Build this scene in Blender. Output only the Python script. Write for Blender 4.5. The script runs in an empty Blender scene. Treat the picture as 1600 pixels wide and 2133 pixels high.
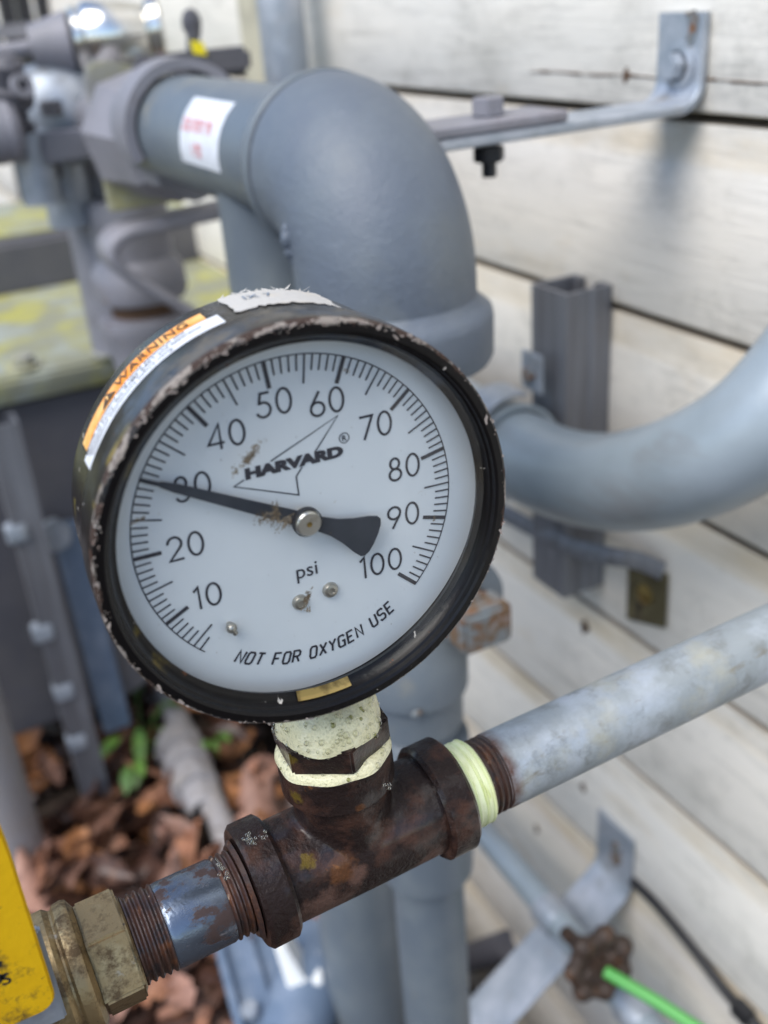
import bpy, bmesh, math, random
import numpy as np
from mathutils import Vector, Matrix, Euler
random.seed(7)
rnd = random.Random(11)
S = bpy.context.scene
COL = S.collection
R_ = math.radians

# ------------------------------------------------------------------ camera, sky, sun, exposure
# world axes seen by the camera (x right, y down, z forward): X runs into the house wall, Y along it, Z up
AX = np.array([[0.8817, -0.2681, 0.3883], [-0.4664, -0.3716, 0.8027], [-0.0709, -0.8889, -0.4526]])
CAM = np.array([-0.0876, -0.2211, 0.2310])
FPX = 2151.0
cam = bpy.data.cameras.new('camera')
cam_ob = bpy.data.objects.new('camera', cam)
COL.objects.link(cam_ob)
rgt, upv, fwd = AX @ [1, 0, 0], AX @ [0, -1, 0], AX @ [0, 0, 1]
cam_ob.matrix_world = Matrix(((rgt[0], upv[0], -fwd[0], CAM[0]), (rgt[1], upv[1], -fwd[1], CAM[1]),
                              (rgt[2], upv[2], -fwd[2], CAM[2]), (0, 0, 0, 1)))
cam.sensor_fit = 'VERTICAL'
cam.sensor_height = 24
cam.lens = FPX / 2133 * 24
cam.clip_start, cam.clip_end = 0.01, 500
cam.dof.use_dof = True
cam.dof.focus_distance = 0.285
cam.dof.aperture_fstop = 6.3
S.camera = cam_ob

SUN_EL, SUN_AZ = R_(56), R_(-112)          # azimuth measured from +Y towards +X
world = bpy.data.worlds.new('World')
S.world = world
world.use_nodes = True
wn = world.node_tree.nodes
sky = wn.new('ShaderNodeTexSky')
sky.sky_type = 'NISHITA'
sky.sun_disc = False
sky.sun_elevation = SUN_EL
sky.sun_rotation = SUN_AZ
sky.air_density, sky.dust_density, sky.ozone_density = 1.0, 1.0, 1.5
wn['Background'].inputs['Strength'].default_value = 0.12
world.node_tree.links.new(sky.outputs[0], wn['Background'].inputs['Color'])
sun = bpy.data.lights.new('sun', 'SUN')
sun.energy = 1.9
sun.angle = R_(45)
sun.color = (1.0, 0.96, 0.90)
sun_ob = bpy.data.objects.new('sun', sun)
COL.objects.link(sun_ob)
sd = Vector((math.sin(SUN_AZ) * math.cos(SUN_EL), math.cos(SUN_AZ) * math.cos(SUN_EL), math.sin(SUN_EL)))
sun_ob.rotation_euler = sd.to_track_quat('Z', 'Y').to_euler()
S.view_settings.view_transform = 'Standard'
S.view_settings.look = 'None'
S.view_settings.gamma = 1.0
S.view_settings.exposure = 0.93
S.view_settings.use_curve_mapping = False


def P(px, py, x=None, y=None, z=None):
    """point of the world plane x=, y= or z= seen at a place of the photograph"""
    r = AX @ np.array([(px - 800) / FPX, (py - 1066.5) / FPX, 1.0])
    t = (x - CAM[0]) / r[0] if x is not None else (y - CAM[1]) / r[1] if y is not None else (z - CAM[2]) / r[2]
    return Vector(CAM + r * t)


# ------------------------------------------------------------------ mesh helpers
def frame(axis, up=(0, 0, 1)):
    a = Vector(axis).normalized()
    u = Vector(up)
    if abs(a.dot(u.normalized())) > 0.99:
        u = Vector((1, 0, 0))
    e1 = u.cross(a).normalized()
    return a, e1, a.cross(e1)


class MB:
    def __init__(s):
        s.v, s.f = [], []

    def add(s, vs, fs):
        o = len(s.v)
        s.v += [Vector(v) for v in vs]
        s.f += [tuple(i + o for i in f) for f in fs]
        return s

    def lathe(s, prof, org=(0, 0, 0), axis=(0, 0, 1), n=48, up=(0, 0, 1), a0=0.0, a1=None, wob=0):
        """prof: (distance along axis, radius); open arc when a1 is given"""
        a, e1, e2 = frame(axis, up)
        org = Vector(org)
        full = a1 is None
        m = n if full else n + 1
        vs, fs = [], []
        for h, r in prof:
            for i in range(m):
                t = a0 + (2 * math.pi if full else a1 - a0) * i / n
                rr = r * (1 + wob * math.sin(3 * t + h * 300) * .5 + wob * math.sin(7 * t + 1 + h * 900) * .5)
                vs.append(org + a * h + (e1 * math.cos(t) + e2 * math.sin(t)) * rr)
        for j in range(len(prof) - 1):
            for i in range(n):
                k = (i + 1) % m
                fs.append((j * m + i, j * m + k, (j + 1) * m + k, (j + 1) * m + i))
        return s.add(vs, fs)

    def cyl(s, p0, p1, r, n=32, cap=True, bev=0.0):
        p0, p1 = Vector(p0), Vector(p1)
        L = (p1 - p0).length
        pr = [(bev, r), (L - bev, r)]
        if bev:
            pr = [(0, r - bev)] + pr + [(L, r - bev)]
        if cap:
            pr = [(0, 0)] + pr + [(L, 0)]
        return s.lathe(pr, p0, p1 - p0, n)

    def tube(s, pts, rad, n=24, cap=True):
        pts = [Vector(p) for p in pts]
        k = len(pts)
        rads = rad if isinstance(rad, (list, tuple)) else [rad] * k
        vs, fs = [], []
        d = (pts[1] - pts[0]).normalized()
        _, e1, _ = frame(d)
        for i, p in enumerate(pts):
            d = (pts[min(i + 1, k - 1)] - pts[max(i - 1, 0)]).normalized()
            e1 = (e1 - d * e1.dot(d)).normalized()
            e2 = d.cross(e1)
            for j in range(n):
                t = 2 * math.pi * j / n
                vs.append(p + (e1 * math.cos(t) + e2 * math.sin(t)) * rads[i])
        for i in range(k - 1):
            for j in range(n):
                q = (j + 1) % n
                fs.append((i * n + j, i * n + q, (i + 1) * n + q, (i + 1) * n + j))
        if cap:
            fs.append(tuple(range(n))[::-1])
            fs.append(tuple((k - 1) * n + j for j in range(n)))
        return s.add(vs, fs)

    def prism(s, poly, org, ex, ey, ez, bev=0.0):
        """polygon in the (ex, ey) plane pushed out by the vector ez"""
        org, ex, ey, ez = Vector(org), Vector(ex), Vector(ey), Vector(ez)
        n = len(poly)
        a = [org + ex * u + ey * v for u, v in poly]
        vs = a + [p + ez for p in a]
        fs = [tuple(range(n))[::-1], tuple(range(n, 2 * n))]
        fs += [(i, (i + 1) % n, n + (i + 1) % n, n + i) for i in range(n)]
        if bev:
            bm = bmesh.new()
            bv = [bm.verts.new(v) for v in vs]
            for f in fs:
                bm.faces.new([bv[i] for i in f])
            bmesh.ops.recalc_face_normals(bm, faces=bm.faces)
            bmesh.ops.bevel(bm, geom=list(bm.edges), offset=bev, segments=2, affect='EDGES', clamp_overlap=True)
            bm.verts.index_update()
            vs = [v.co.copy() for v in bm.verts]
            fs = [tuple(v.index for v in f.verts) for f in bm.faces]
            bm.free()
        return s.add(vs, fs)

    def box(s, lo, hi, bev=0.0):
        lo, hi = Vector(lo), Vector(hi)
        d = hi - lo
        return s.prism([(0, 0), (1, 0), (1, 1), (0, 1)], lo, (d.x, 0, 0), (0, d.y, 0), (0, 0, d.z), bev)

    def hexa(s, org, axis, r, h, rot=0.0, n=6, up=(0, 0, 1), bev=0.0):
        a, e1, e2 = frame(axis, up)
        return s.prism([(r * math.cos(rot + 2 * math.pi * i / n), r * math.sin(rot + 2 * math.pi * i / n)) for i in range(n)],
                       org, e1, e2, a * h, bev)

    def ribbon(s, pts, wdir, width, thick, rounded=True):
        """flat bar: rectangular section, width along wdir, thickness in the plane of the path"""
        pts = [Vector(p) for p in pts]
        k = len(pts)
        w = Vector(wdir).normalized()
        vs, fs = [], []
        c = thick * .22
        for i, p in enumerate(pts):
            d = (pts[min(i + 1, k - 1)] - pts[max(i - 1, 0)]).normalized()
            nn = d.cross(w).normalized()
            for u, v in ((-width / 2 + c, -thick / 2), (width / 2 - c, -thick / 2), (width / 2, -thick / 2 + c), (width / 2, thick / 2 - c),
                         (width / 2 - c, thick / 2), (-width / 2 + c, thick / 2), (-width / 2, thick / 2 - c), (-width / 2, -thick / 2 + c)):
                vs.append(p + w * u + nn * v)
        for i in range(k - 1):
            for j in range(8):
                q = (j + 1) % 8
                fs.append((i * 8 + j, i * 8 + q, (i + 1) * 8 + q, (i + 1) * 8 + j))
        fs.append(tuple(range(8))[::-1])
        fs.append(tuple((k - 1) * 8 + j for j in range(8)))
        return s.add(vs, fs)

    def ball(s, c, r, seg=10, sq=(1, 1, 1)):
        c = Vector(c)
        vs, fs = [c + Vector((0, 0, r * sq[2]))], []
        rings = seg // 2
        for i in range(1, rings):
            th = math.pi * i / rings
            for j in range(seg):
                ph = 2 * math.pi * j / seg
                vs.append(c + Vector((r * sq[0] * math.sin(th) * math.cos(ph), r * sq[1] * math.sin(th) * math.sin(ph), r * sq[2] * math.cos(th))))
        vs.append(c - Vector((0, 0, r * sq[2])))
        for j in range(seg):
            fs.append((0, 1 + j, 1 + (j + 1) % seg))
            b = 1 + (rings - 2) * seg
            fs.append((len(vs) - 1, b + (j + 1) % seg, b + j))
        for i in range(rings - 2):
            for j in range(seg):
                q = (j + 1) % seg
                fs.append((1 + i * seg + j, 1 + (i + 1) * seg + j, 1 + (i + 1) * seg + q, 1 + i * seg + q))
        return s.add(vs, fs)

    def build(s, name, m, parent=None, smooth=35, local=False, recalc=True):
        me = bpy.data.meshes.new(name)
        vs = s.v
        if parent is not None and not local:
            inv = WM[parent].inverted()
            vs = [inv @ v for v in vs]
        me.from_pydata([tuple(v) for v in vs], [], s.f)
        if recalc:
            bm = bmesh.new()
            bm.from_mesh(me)
            bmesh.ops.remove_doubles(bm, verts=bm.verts, dist=1e-6)
            bmesh.ops.recalc_face_normals(bm, faces=bm.faces)
            bm.to_mesh(me)
            bm.free()
        if smooth:
            me.shade_smooth()
            me.set_sharp_from_angle(angle=R_(smooth))
        me.materials.append(m)
        o = bpy.data.objects.new(name, me)
        COL.objects.link(o)
        WM[o] = WM[parent] if parent is not None else Matrix.Identity(4)
        if parent is not None:
            o.parent = parent
        return o


WM = {}


def tag(o, label=None, cat=None, group=None, kind=None):
    for k, v in (('label', label), ('category', cat), ('group', group), ('kind', kind)):
        if v:
            o[k] = v
    return o


def thing(name, label, cat, loc=(0, 0, 0), rot=(0, 0, 0), group=None):
    o = bpy.data.objects.new(name, None)
    o.empty_display_size = 0.02
    o.location = loc
    o.rotation_euler = rot
    COL.objects.link(o)
    WM[o] = Matrix.Translation(Vector(loc)) @ Euler(rot).to_matrix().to_4x4()
    return tag(o, label, cat, group)


def arc(c, e1, e2, r, a0, a1, n):
    c, e1, e2 = Vector(c), Vector(e1), Vector(e2)
    return [c + (e1 * math.cos(a0 + (a1 - a0) * i / n) + e2 * math.sin(a0 + (a1 - a0) * i / n)) * r for i in range(n + 1)]


def smooth_path(pts, n=8):
    pts = [Vector(p) for p in pts]
    out = []
    for i in range(len(pts) - 1):
        a, b, c, d = pts[max(i - 1, 0)], pts[i], pts[i + 1], pts[min(i + 2, len(pts) - 1)]
        for k in range(n):
            t = k / n
            out.append(.5 * ((2 * b) + (c - a) * t + (2 * a - 5 * b + 4 * c - d) * t * t + (3 * b - a - 3 * c + d) * t ** 3))
    return out + [pts[-1]]


# ------------------------------------------------------------------ materials
def M(name, base, rough=.5, metal=0., layers=(), bump=None, coat=0., rand=False, stretch=(1, 1, 1), spec=.5, wet=None):
    """layers: dicts(col, scale, lo, hi, [rough, metal, detail, stretch, axis=(vector, from, to), rad=(from, to)])"""
    m = bpy.data.materials.new(name)
    m.use_nodes = True
    nt = m.node_tree
    N, Lk = nt.nodes, nt.links.new
    b = N['Principled BSDF']
    b.inputs['Roughness'].default_value = rough
    b.inputs['Metallic'].default_value = metal
    b.inputs['Coat Weight'].default_value = coat
    b.inputs['Coat Roughness'].default_value = .12
    b.inputs['Specular IOR Level'].default_value = spec
    tc = N.new('ShaderNodeTexCoord')
    co = tc.outputs['Object']
    if rand:
        oi = N.new('ShaderNodeObjectInfo')
        ad = N.new('ShaderNodeVectorMath')
        ad.operation = 'MULTIPLY_ADD'
        cx = N.new('ShaderNodeCombineXYZ')
        for i in range(3):
            Lk(oi.outputs['Random'], cx.inputs[i])
        Lk(cx.outputs[0], ad.inputs[0])
        ad.inputs[1].default_value = (7.3, 13.1, 5.7)
        Lk(co, ad.inputs[2])
        co2 = ad.outputs[0]
    else:
        co2 = co
    col, ro, me_ = None, None, None

    def noise(scale, detail=6, st=(1, 1, 1), dist=0.0, rg=.6):
        mp = N.new('ShaderNodeMapping')
        mp.inputs['Scale'].default_value = st
        Lk(co2, mp.inputs[0])
        n = N.new('ShaderNodeTexNoise')
        n.inputs['Scale'].default_value = scale
        n.inputs['Detail'].default_value = detail
        n.inputs['Roughness'].default_value = rg
        n.inputs['Distortion'].default_value = dist
        Lk(mp.outputs[0], n.inputs['Vector'])
        return n.outputs['Fac']

    def mrange(sock, a, c, d0=0, d1=1):
        r = N.new('ShaderNodeMapRange')
        r.inputs[1].default_value, r.inputs[2].default_value = a, c
        r.inputs[3].default_value, r.inputs[4].default_value = d0, d1
        Lk(sock, r.inputs[0])
        return r.outputs[0]

    def mul(a, c, op='MULTIPLY'):
        x = N.new('ShaderNodeMath')
        x.operation = op
        Lk(a, x.inputs[0])
        if isinstance(c, (int, float)):
            x.inputs[1].default_value = c
        else:
            Lk(c, x.inputs[1])
        return x.outputs[0]

    def mixc(f, a, c):
        x = N.new('ShaderNodeMix')
        x.data_type = 'RGBA'
        Lk(f, x.inputs[0])
        for s_, v in ((6, a), (7, c)):
            if isinstance(v, tuple):
                x.inputs[s_].default_value = (*v, 1)
            else:
                Lk(v, x.inputs[s_])
        return x.outputs[2]

    def mixf(f, a, c):
        x = N.new('ShaderNodeMix')
        Lk(f, x.inputs[0])
        for s_, v in ((2, a), (3, c)):
            if isinstance(v, (int, float)):
                x.inputs[s_].default_value = v
            else:
                Lk(v, x.inputs[s_])
        return x.outputs[0]
    cur, cr, cm = base, rough, metal
    for L in layers:
        f = mrange(noise(L.get('scale', 50), L.get('detail', 6), L.get('stretch', stretch), L.get('dist', 0), L.get('rg', .6)), L['lo'], L['hi'])
        if 'vor' in L:
            v = N.new('ShaderNodeTexVoronoi')
            v.feature = 'DISTANCE_TO_EDGE'
            v.inputs['Scale'].default_value = L['vor']
            Lk(co2, v.inputs['Vector'])
            f = mrange(v.outputs['Distance'], L['lo'], L['hi'])
        if 'spots' in L:
            tot = None
            for cpos, rad_ in L['spots']:
                dn = N.new('ShaderNodeVectorMath')
                dn.operation = 'DISTANCE'
                Lk(co, dn.inputs[0])
                dn.inputs[1].default_value = cpos
                g = mrange(dn.outputs['Value'], rad_, 0)
                tot = g if tot is None else mul(tot, g, 'MAXIMUM')
            f = mrange(mul(mul(f, .55), tot, 'ADD'), .60, .92)
        if 'axis' in L:
            vec, a, c = L['axis']
            d = N.new('ShaderNodeVectorMath')
            d.operation = 'DOT_PRODUCT'
            Lk(co, d.inputs[0])
            d.inputs[1].default_value = vec
            g = mrange(d.outputs['Value'], a, c)
            if L.get('soft'):
                f = mrange(mul(mul(f, .6), g, 'ADD'), .75, .95)
            else:
                f = mul(f, g)
        if 'rad' in L:
            sx = N.new('ShaderNodeVectorMath')
            sx.operation = 'MULTIPLY'
            Lk(co, sx.inputs[0])
            sx.inputs[1].default_value = L.get('radaxes', (1, 0, 1))
            ln = N.new('ShaderNodeVectorMath')
            ln.operation = 'LENGTH'
            Lk(sx.outputs[0], ln.inputs[0])
            g = mrange(ln.outputs['Value'], *L['rad'])
            f = mrange(mul(mul(f, L.get('rw', .5)), g, 'ADD'), L.get('t0', .75), L.get('t1', .85))
        for fk in ('front', 'front2'):
            if fk in L:
                sp_ = N.new('ShaderNodeSeparateXYZ')
                Lk(co, sp_.inputs[0])
                f = mul(f, mrange(sp_.outputs['Y'], *L[fk]))
        if 'op' in L:
            f = mul(f, L['op'])
        cur = mixc(f, cur, L['col'])
        if 'rough' in L:
            cr = mixf(f, cr, L['rough'])
        if 'metal' in L:
            cm = mixf(f, cm, L['metal'])
    if rand and rand != 'coord':
        hs = N.new('ShaderNodeHueSaturation')
        oi2 = N.new('ShaderNodeObjectInfo')
        Lk(mrange(oi2.outputs['Random'], 0, 1, *rand), hs.inputs['Value'])
        if isinstance(cur, tuple):
            hs.inputs['Color'].default_value = (*cur, 1)
        else:
            Lk(cur, hs.inputs['Color'])
        cur = hs.outputs[0]
    if isinstance(cur, tuple):
        b.inputs['Base Color'].default_value = (*cur, 1)
    else:
        Lk(cur, b.inputs['Base Color'])
    if not isinstance(cr, (int, float)):
        Lk(cr, b.inputs['Roughness'])
    if not isinstance(cm, (int, float)):
        Lk(cm, b.inputs['Metallic'])
    if wet:
        Lk(mrange(noise(wet[0], 4), wet[1], wet[2], 0, wet[3]), b.inputs['Coat Weight'])
    if bump:
        bs = bump if isinstance(bump, list) else [bump]
        prev = None
        for sc, st, dist in bs:
            bp = N.new('ShaderNodeBump')
            bp.inputs['Strength'].default_value = st
            bp.inputs['Distance'].default_value = dist
            Lk(noise(sc, 5, stretch), bp.inputs['Height'])
            if prev:
                Lk(prev, bp.inputs['Normal'])
            prev = bp.outputs[0]
        Lk(prev, b.inputs['Normal'])
    return m


RUST = (.16, .065, .022)
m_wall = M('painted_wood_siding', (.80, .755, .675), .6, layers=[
    dict(col=(.70, .68, .63), scale=9, lo=.45, hi=.75, stretch=(1, .25, 1)),
    dict(col=(.42, .40, .35), scale=11, lo=.52, hi=.76, stretch=(1, .6, 1), detail=12, rg=.78, op=.8),
    dict(col=(.24, .23, .20), scale=120, lo=.54, hi=.68, stretch=(1, .10, 1), detail=8, rg=.7, op=.38),
    dict(col=(.27, .26, .22), scale=17, lo=.53, hi=.70, stretch=(1, .8, 1), detail=15, rg=.88, op=.62),
    dict(col=(.66, .53, .33), scale=20, lo=.35, hi=.7, stretch=(1, .3, 1), op=.8, axis=((1, 0, 0), .0004, .0013)),
    dict(col=(.62, .50, .33), scale=16, lo=.60, hi=.82, stretch=(1, .5, 1), op=.7),
    dict(col=(.40, .35, .28), scale=16, lo=.0, hi=.01, axis=((1, 0, 0), .0018, .0040))],  # slot between boards coloured darker to deepen its shade
    bump=[(260, .28, .002), (40, .12, .004)], rand='coord', stretch=(1, .1, 1))
m_elbow = M('grey_enamel_cast_iron', (.108, .131, .166), .46, layers=[
    dict(col=(.134, .159, .186), scale=26, lo=.4, hi=.7),
    dict(col=(.18, .19, .175), scale=16, lo=.5, hi=.8, op=.6),
    dict(col=(.10, .12, .155), scale=70, lo=.56, hi=.72, detail=10, rg=.75, op=.6),
    dict(col=(.34, .37, .42), scale=240, lo=.69, hi=.74, op=.7),
    dict(col=(.055, .065, .085), scale=210, lo=.70, hi=.75, op=.6),
    dict(col=(.10, .11, .13), scale=330, lo=.69, hi=.75, op=.6)],
    bump=[(620, .45, .0010), (90, .3, .003)])
m_greypaint = M('grey_enamel_pipe', (.118, .143, .170), .42, layers=[
    dict(col=(.165, .19, .205), scale=22, lo=.45, hi=.75),
    dict(col=(.30, .27, .19), scale=30, lo=.62, hi=.8, op=.5),
    dict(col=(.40, .43, .46), scale=380, lo=.68, hi=.76, op=.5)], bump=(500, .15, .0006))
m_purple = M('weathered_grey_casting', (.20, .20, .222), .55, layers=[
    dict(col=(.28, .275, .31), scale=14, lo=.4, hi=.7),
    dict(col=(.15, .13, .13), scale=30, lo=.55, hi=.75, op=.7),
    dict(col=(.33, .18, .07), scale=22, lo=.66, hi=.78, op=.8)], bump=(300, .2, .001))
m_meter = M('lichen_spotted_meter_paint', (.27, .27, .26), .65, layers=[
    dict(col=(.38, .36, .16), scale=9, lo=.42, hi=.6, detail=9, axis=((0, 0, 1), -1, -.2)),
    dict(col=(.44, .45, .42), scale=24, lo=.55, hi=.75, op=.8),
    dict(col=(.13, .13, .13), scale=17, lo=.6, hi=.8, op=.5)], bump=(240, .25, .001))
m_lichen = M('yellow_lichen_crust', (.23, .235, .17), .8, layers=[
    dict(col=(.36, .345, .085), scale=13, lo=.45, hi=.62, detail=9), dict(col=(.30, .33, .31), scale=19, lo=.5, hi=.7)], bump=(300, .4, .002))
m_meterdark = M('meter_body_paint', (.085, .085, .10), .55, layers=[
    dict(col=(.13, .125, .13), scale=7, lo=.45, hi=.7), dict(col=(.10, .10, .12), scale=15, lo=.55, hi=.75)], bump=(200, .15, .001))
m_galv = M('weathered_galvanised_pipe', (.29, .32, .33), .5, .25, layers=[
    dict(col=(.40, .44, .48), scale=55, lo=.45, hi=.65, detail=8, rough=.42),
    dict(col=(.21, .225, .22), scale=90, lo=.52, hi=.68, detail=10, rg=.7),
    dict(col=(.20, .18, .14), scale=240, lo=.60, hi=.70, detail=8, stretch=(.3, 1, 1), op=.8),
    dict(col=(.44, .41, .29), scale=38, lo=.58, hi=.75, op=.6),
    dict(col=(.09, .035, .02), scale=160, lo=.2, hi=.6, axis=((1, 0, 0), .0035, .0), rough=.6, metal=0.)],
    bump=[(700, .25, .0006), (70, .2, .002)])
m_galvfar = M('galvanised_steel', (.31, .35, .40), .42, .45, layers=[
    dict(col=(.52, .55, .60), scale=30, lo=.4, hi=.7), dict(col=(.28, .29, .30), scale=45, lo=.55, hi=.75),
    dict(col=(.26, .14, .06), scale=40, lo=.70, hi=.8, op=.8)], bump=(400, .15, .0006))
m_strut = M('galvanised_channel', (.24, .25, .275), .5, .5, layers=[
    dict(col=(.17, .17, .185), scale=120, lo=.4, hi=.65, stretch=(1, 1, .05)),
    dict(col=(.30, .315, .345), scale=50, lo=.58, hi=.75, stretch=(1, 1, .2)),
    dict(col=(.22, .12, .06), scale=60, lo=.70, hi=.8, op=.7)], bump=(300, .15, .0006))
m_conduit = M('grey_conduit', (.27, .32, .355), .36, .15, layers=[
    dict(col=(.33, .385, .43), scale=18, lo=.4, hi=.7),
    dict(col=(.22, .22, .22), scale=30, lo=.55, hi=.75, stretch=(1, .3, 1), op=.8),
    dict(col=(.38, .37, .26), scale=16, lo=.6, hi=.8, op=.6)], bump=(400, .1, .0006))
m_tee = M('wet_rusty_black_iron', (.018, .011, .010), .34, layers=[
    dict(col=(.055, .026, .018), scale=95, lo=.48, hi=.62, detail=10, rough=.45),
    dict(col=(.12, .066, .050), scale=170, op=.85, lo=.30, hi=.70, detail=10, rg=.72, rough=.5, spots=[((-.018, -.014, -.008), .017), ((.019, -.014, -.009), .011), ((-.006, -.016, .002), .006)]),
    dict(col=(.11, .043, .015), scale=260, op=.7, lo=.30, hi=.70, detail=9, rough=.5, spots=[((-.010, -.015, .006), .008), ((.011, -.014, .018), .004), ((-.002, -.017, .027), .003)]),
    dict(col=(.20, .14, .012), scale=500, op=.45, lo=.35, hi=.65, rough=.4, spots=[((-.0190, -.011, .0110), .0040), ((-.0165, -.006, .0310), .0040), ((-.0165, -.0075, .0450), .0045)]),
    dict(col=(.19, .075, .022), scale=105, lo=.655, hi=.70, detail=9, rough=.5)],
    bump=[(300, .5, .0014), (800, .6, .0007)], spec=.18, wet=(75, .48, .60, .7))
m_thread = M('rusty_pipe_thread', (.045, .020, .014), .42, layers=[
    dict(col=(.11, .040, .015), scale=160, lo=.52, hi=.66, detail=8),
    dict(col=(.025, .016, .016), scale=200, lo=.52, hi=.62), dict(col=(.32, .24, .18), scale=330, lo=.66, hi=.72)],
    bump=(900, .5, .0006), coat=.3)
m_nipple = M('blued_zinc_nipple', (.16, .195, .25), .22, .75, layers=[
    dict(col=(.055, .06, .075), scale=75, lo=.46, hi=.6, detail=7, stretch=(.35, 1, 1), metal=.5),
    dict(col=(.36, .33, .34), scale=150, lo=.62, hi=.7, stretch=(.25, 1, 1)),
    dict(col=(.045, .025, .022), scale=85, lo=.505, hi=.54, detail=10, rg=.72, rough=.55, metal=0., stretch=(.6, 1, 1))],
    bump=[(500, .2, .0006)])
m_brass = M('tarnished_brass', (.31, .225, .115), .40, .75, layers=[
    dict(col=(.40, .32, .18), scale=110, lo=.48, hi=.64, detail=8),
    dict(col=(.12, .08, .042), scale=120, lo=.48, hi=.60, detail=10, rg=.72, rough=.5),
    dict(col=(.42, .43, .42), scale=90, lo=.62, hi=.70, metal=.6),
    dict(col=(.06, .045, .03), scale=420, lo=.66, hi=.72, metal=.2)], bump=[(900, .35, .0005), (180, .2, .001)])
m_brassplain = M('aged_brass_socket', (.36, .26, .09), .4, .75, layers=[dict(col=(.16, .11, .04), scale=200, lo=.5, hi=.65)])
m_yellow = M('yellow_vinyl_grip', (.72, .43, .006), .38, layers=[
    dict(col=(.60, .34, .004), scale=55, lo=.45, hi=.7),
    dict(col=(.10, .065, .02), scale=62, lo=.54, hi=.64, detail=12, rg=.78, op=.85),
    dict(col=(.12, .07, .02), scale=520, lo=.66, hi=.71, op=.8)], bump=(350, .18, .0008))
m_tape = M('yellow_thread_tape', (.76, .80, .46), .5, layers=[
    dict(col=(.80, .86, .55), scale=120, lo=.4, hi=.65, stretch=(1.4, .35, .35)),
    dict(col=(.55, .62, .22), scale=260, lo=.58, hi=.7, stretch=(1.6, .25, .25)),
    dict(col=(.14, .10, .04), scale=110, lo=.72, hi=.75, stretch=(1, .4, .4))], bump=(420, .3, .0006))
m_bezel = M('chipped_black_bezel', (.0045, .004, .0045), .28, spec=.25, layers=[
    dict(col=(.25, .22, .195), scale=110, lo=.30, hi=.70, detail=10, rg=.72, rad=(.0486, .0514), rw=.95, t0=1.26, t1=1.32, rough=.75, front=(-.0088, -.0100)),
    dict(col=(.045, .028, .022), scale=190, lo=.35, hi=.7, detail=8, rad=(.0482, .0512), rw=.9, t0=1.30, t1=1.36, rough=.75, front=(-.0080, -.0095)),
    dict(col=(.045, .06, .085), scale=60, lo=.48, hi=.60, axis=((0, 0, 1), .012, .04), front2=(-.0095, -.0080), rough=.4),  # bluish sheen of the upper side put into the colour
    dict(col=(.115, .105, .088), scale=70, lo=.50, hi=.62, detail=10, rg=.7, axis=((0, 0, 1), .030, .05), front2=(-.0098, -.0085), rough=.55),
    dict(col=(.42, .30, .03), scale=30, lo=.48, hi=.56, axis=((-1, 0, 0), .036, .044), front2=(-.0098, -.0088), front=(-.0066, -.0072)),  # gold reflection on the left side, painted as a yellow layer
    dict(col=(.50, .46, .42), scale=420, lo=.685, hi=.71, rough=.7, stretch=(1, .5, 1)),
    dict(col=(.10, .04, .02), scale=260, lo=.685, hi=.71, rough=.7)], bump=[(500, .25, .0005)])
m_case = M('worn_black_gauge_case', (.0045, .004, .0045), .24, spec=.35, layers=[
    dict(col=(.105, .095, .078), scale=70, lo=.52, hi=.64, detail=10, rg=.7, axis=((0, 0, 1), .030, .052), rough=.5, op=.55),
    dict(col=(.04, .05, .07), scale=60, lo=.5, hi=.62, axis=((0, 0, 1), .012, .04), rough=.3),  # same bluish sheen, painted on the upper case
    dict(col=(.36, .33, .28), scale=330, lo=.66, hi=.69, stretch=(1, .5, 1), rough=.7),
    dict(col=(.16, .13, .02), scale=90, lo=.62, hi=.68, axis=((-1, 0, 0), .03, .05))], bump=[(400, .3, .0006)])
m_inner = M('black_gasket', (.007, .007, .008), .4, spec=.3, layers=[dict(col=(.05, .05, .05), scale=400, lo=.62, hi=.72)])
m_dial = M('white_dial_enamel', (.70, .735, .77), .42, layers=[
    dict(col=(.65, .685, .72), scale=24, lo=.45, hi=.75),
    dict(col=(.12, .12, .13), scale=520, lo=.735, hi=.75), dict(col=(.45, .40, .32), scale=170, lo=.70, hi=.76, op=.5)])
m_ink = M('dark_grey_dial_ink', (.036, .036, .048), .5, layers=[dict(col=(.10, .09, .10), scale=500, lo=.6, hi=.75)])
m_needle = M('slate_needle_paint', (.032, .038, .050), .4, layers=[dict(col=(.05, .056, .07), scale=80, lo=.45, hi=.7)])
m_hub = M('nickel_hub', (.62, .60, .55), .28, .85, layers=[dict(col=(.40, .36, .28), scale=300, lo=.5, hi=.7)])
m_screw = M('dull_screw', (.42, .40, .36), .35, .8)
m_dirt = M('dried_mud', (.115, .085, .052), .9, layers=[dict(col=(.25, .205, .145), scale=420, lo=.45, hi=.65)], bump=(900, .6, .0006))
m_orange = M('faded_orange_label', (.80, .27, .015), .4, layers=[
    dict(col=(.82, .50, .17), scale=75, lo=.48, hi=.62, stretch=(1, 1, 1), detail=5), dict(col=(.10, .06, .04), scale=420, lo=.70, hi=.73)])
m_label = M('white_label', (.70, .73, .78), .4, layers=[dict(col=(.55, .57, .60), scale=160, lo=.5, hi=.7), dict(col=(.12, .1, .08), scale=430, lo=.70, hi=.73)])
m_paper = M('torn_paper', (.47, .46, .44), .85, layers=[dict(col=(.50, .47, .42), scale=150, lo=.5, hi=.68)], bump=(700, .5, .0006))
m_black = M('black_print', (.02, .02, .022), .5)
m_brown = M('brown_print', (.07, .035, .012), .5)
m_red = M('faded_red_print', (.72, .20, .20), .5)
m_chrome = M('polished_chrome', (.85, .84, .80), .20, 1.0, layers=[dict(col=(.60, .58, .52), scale=20, lo=.5, hi=.75)])
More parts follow.
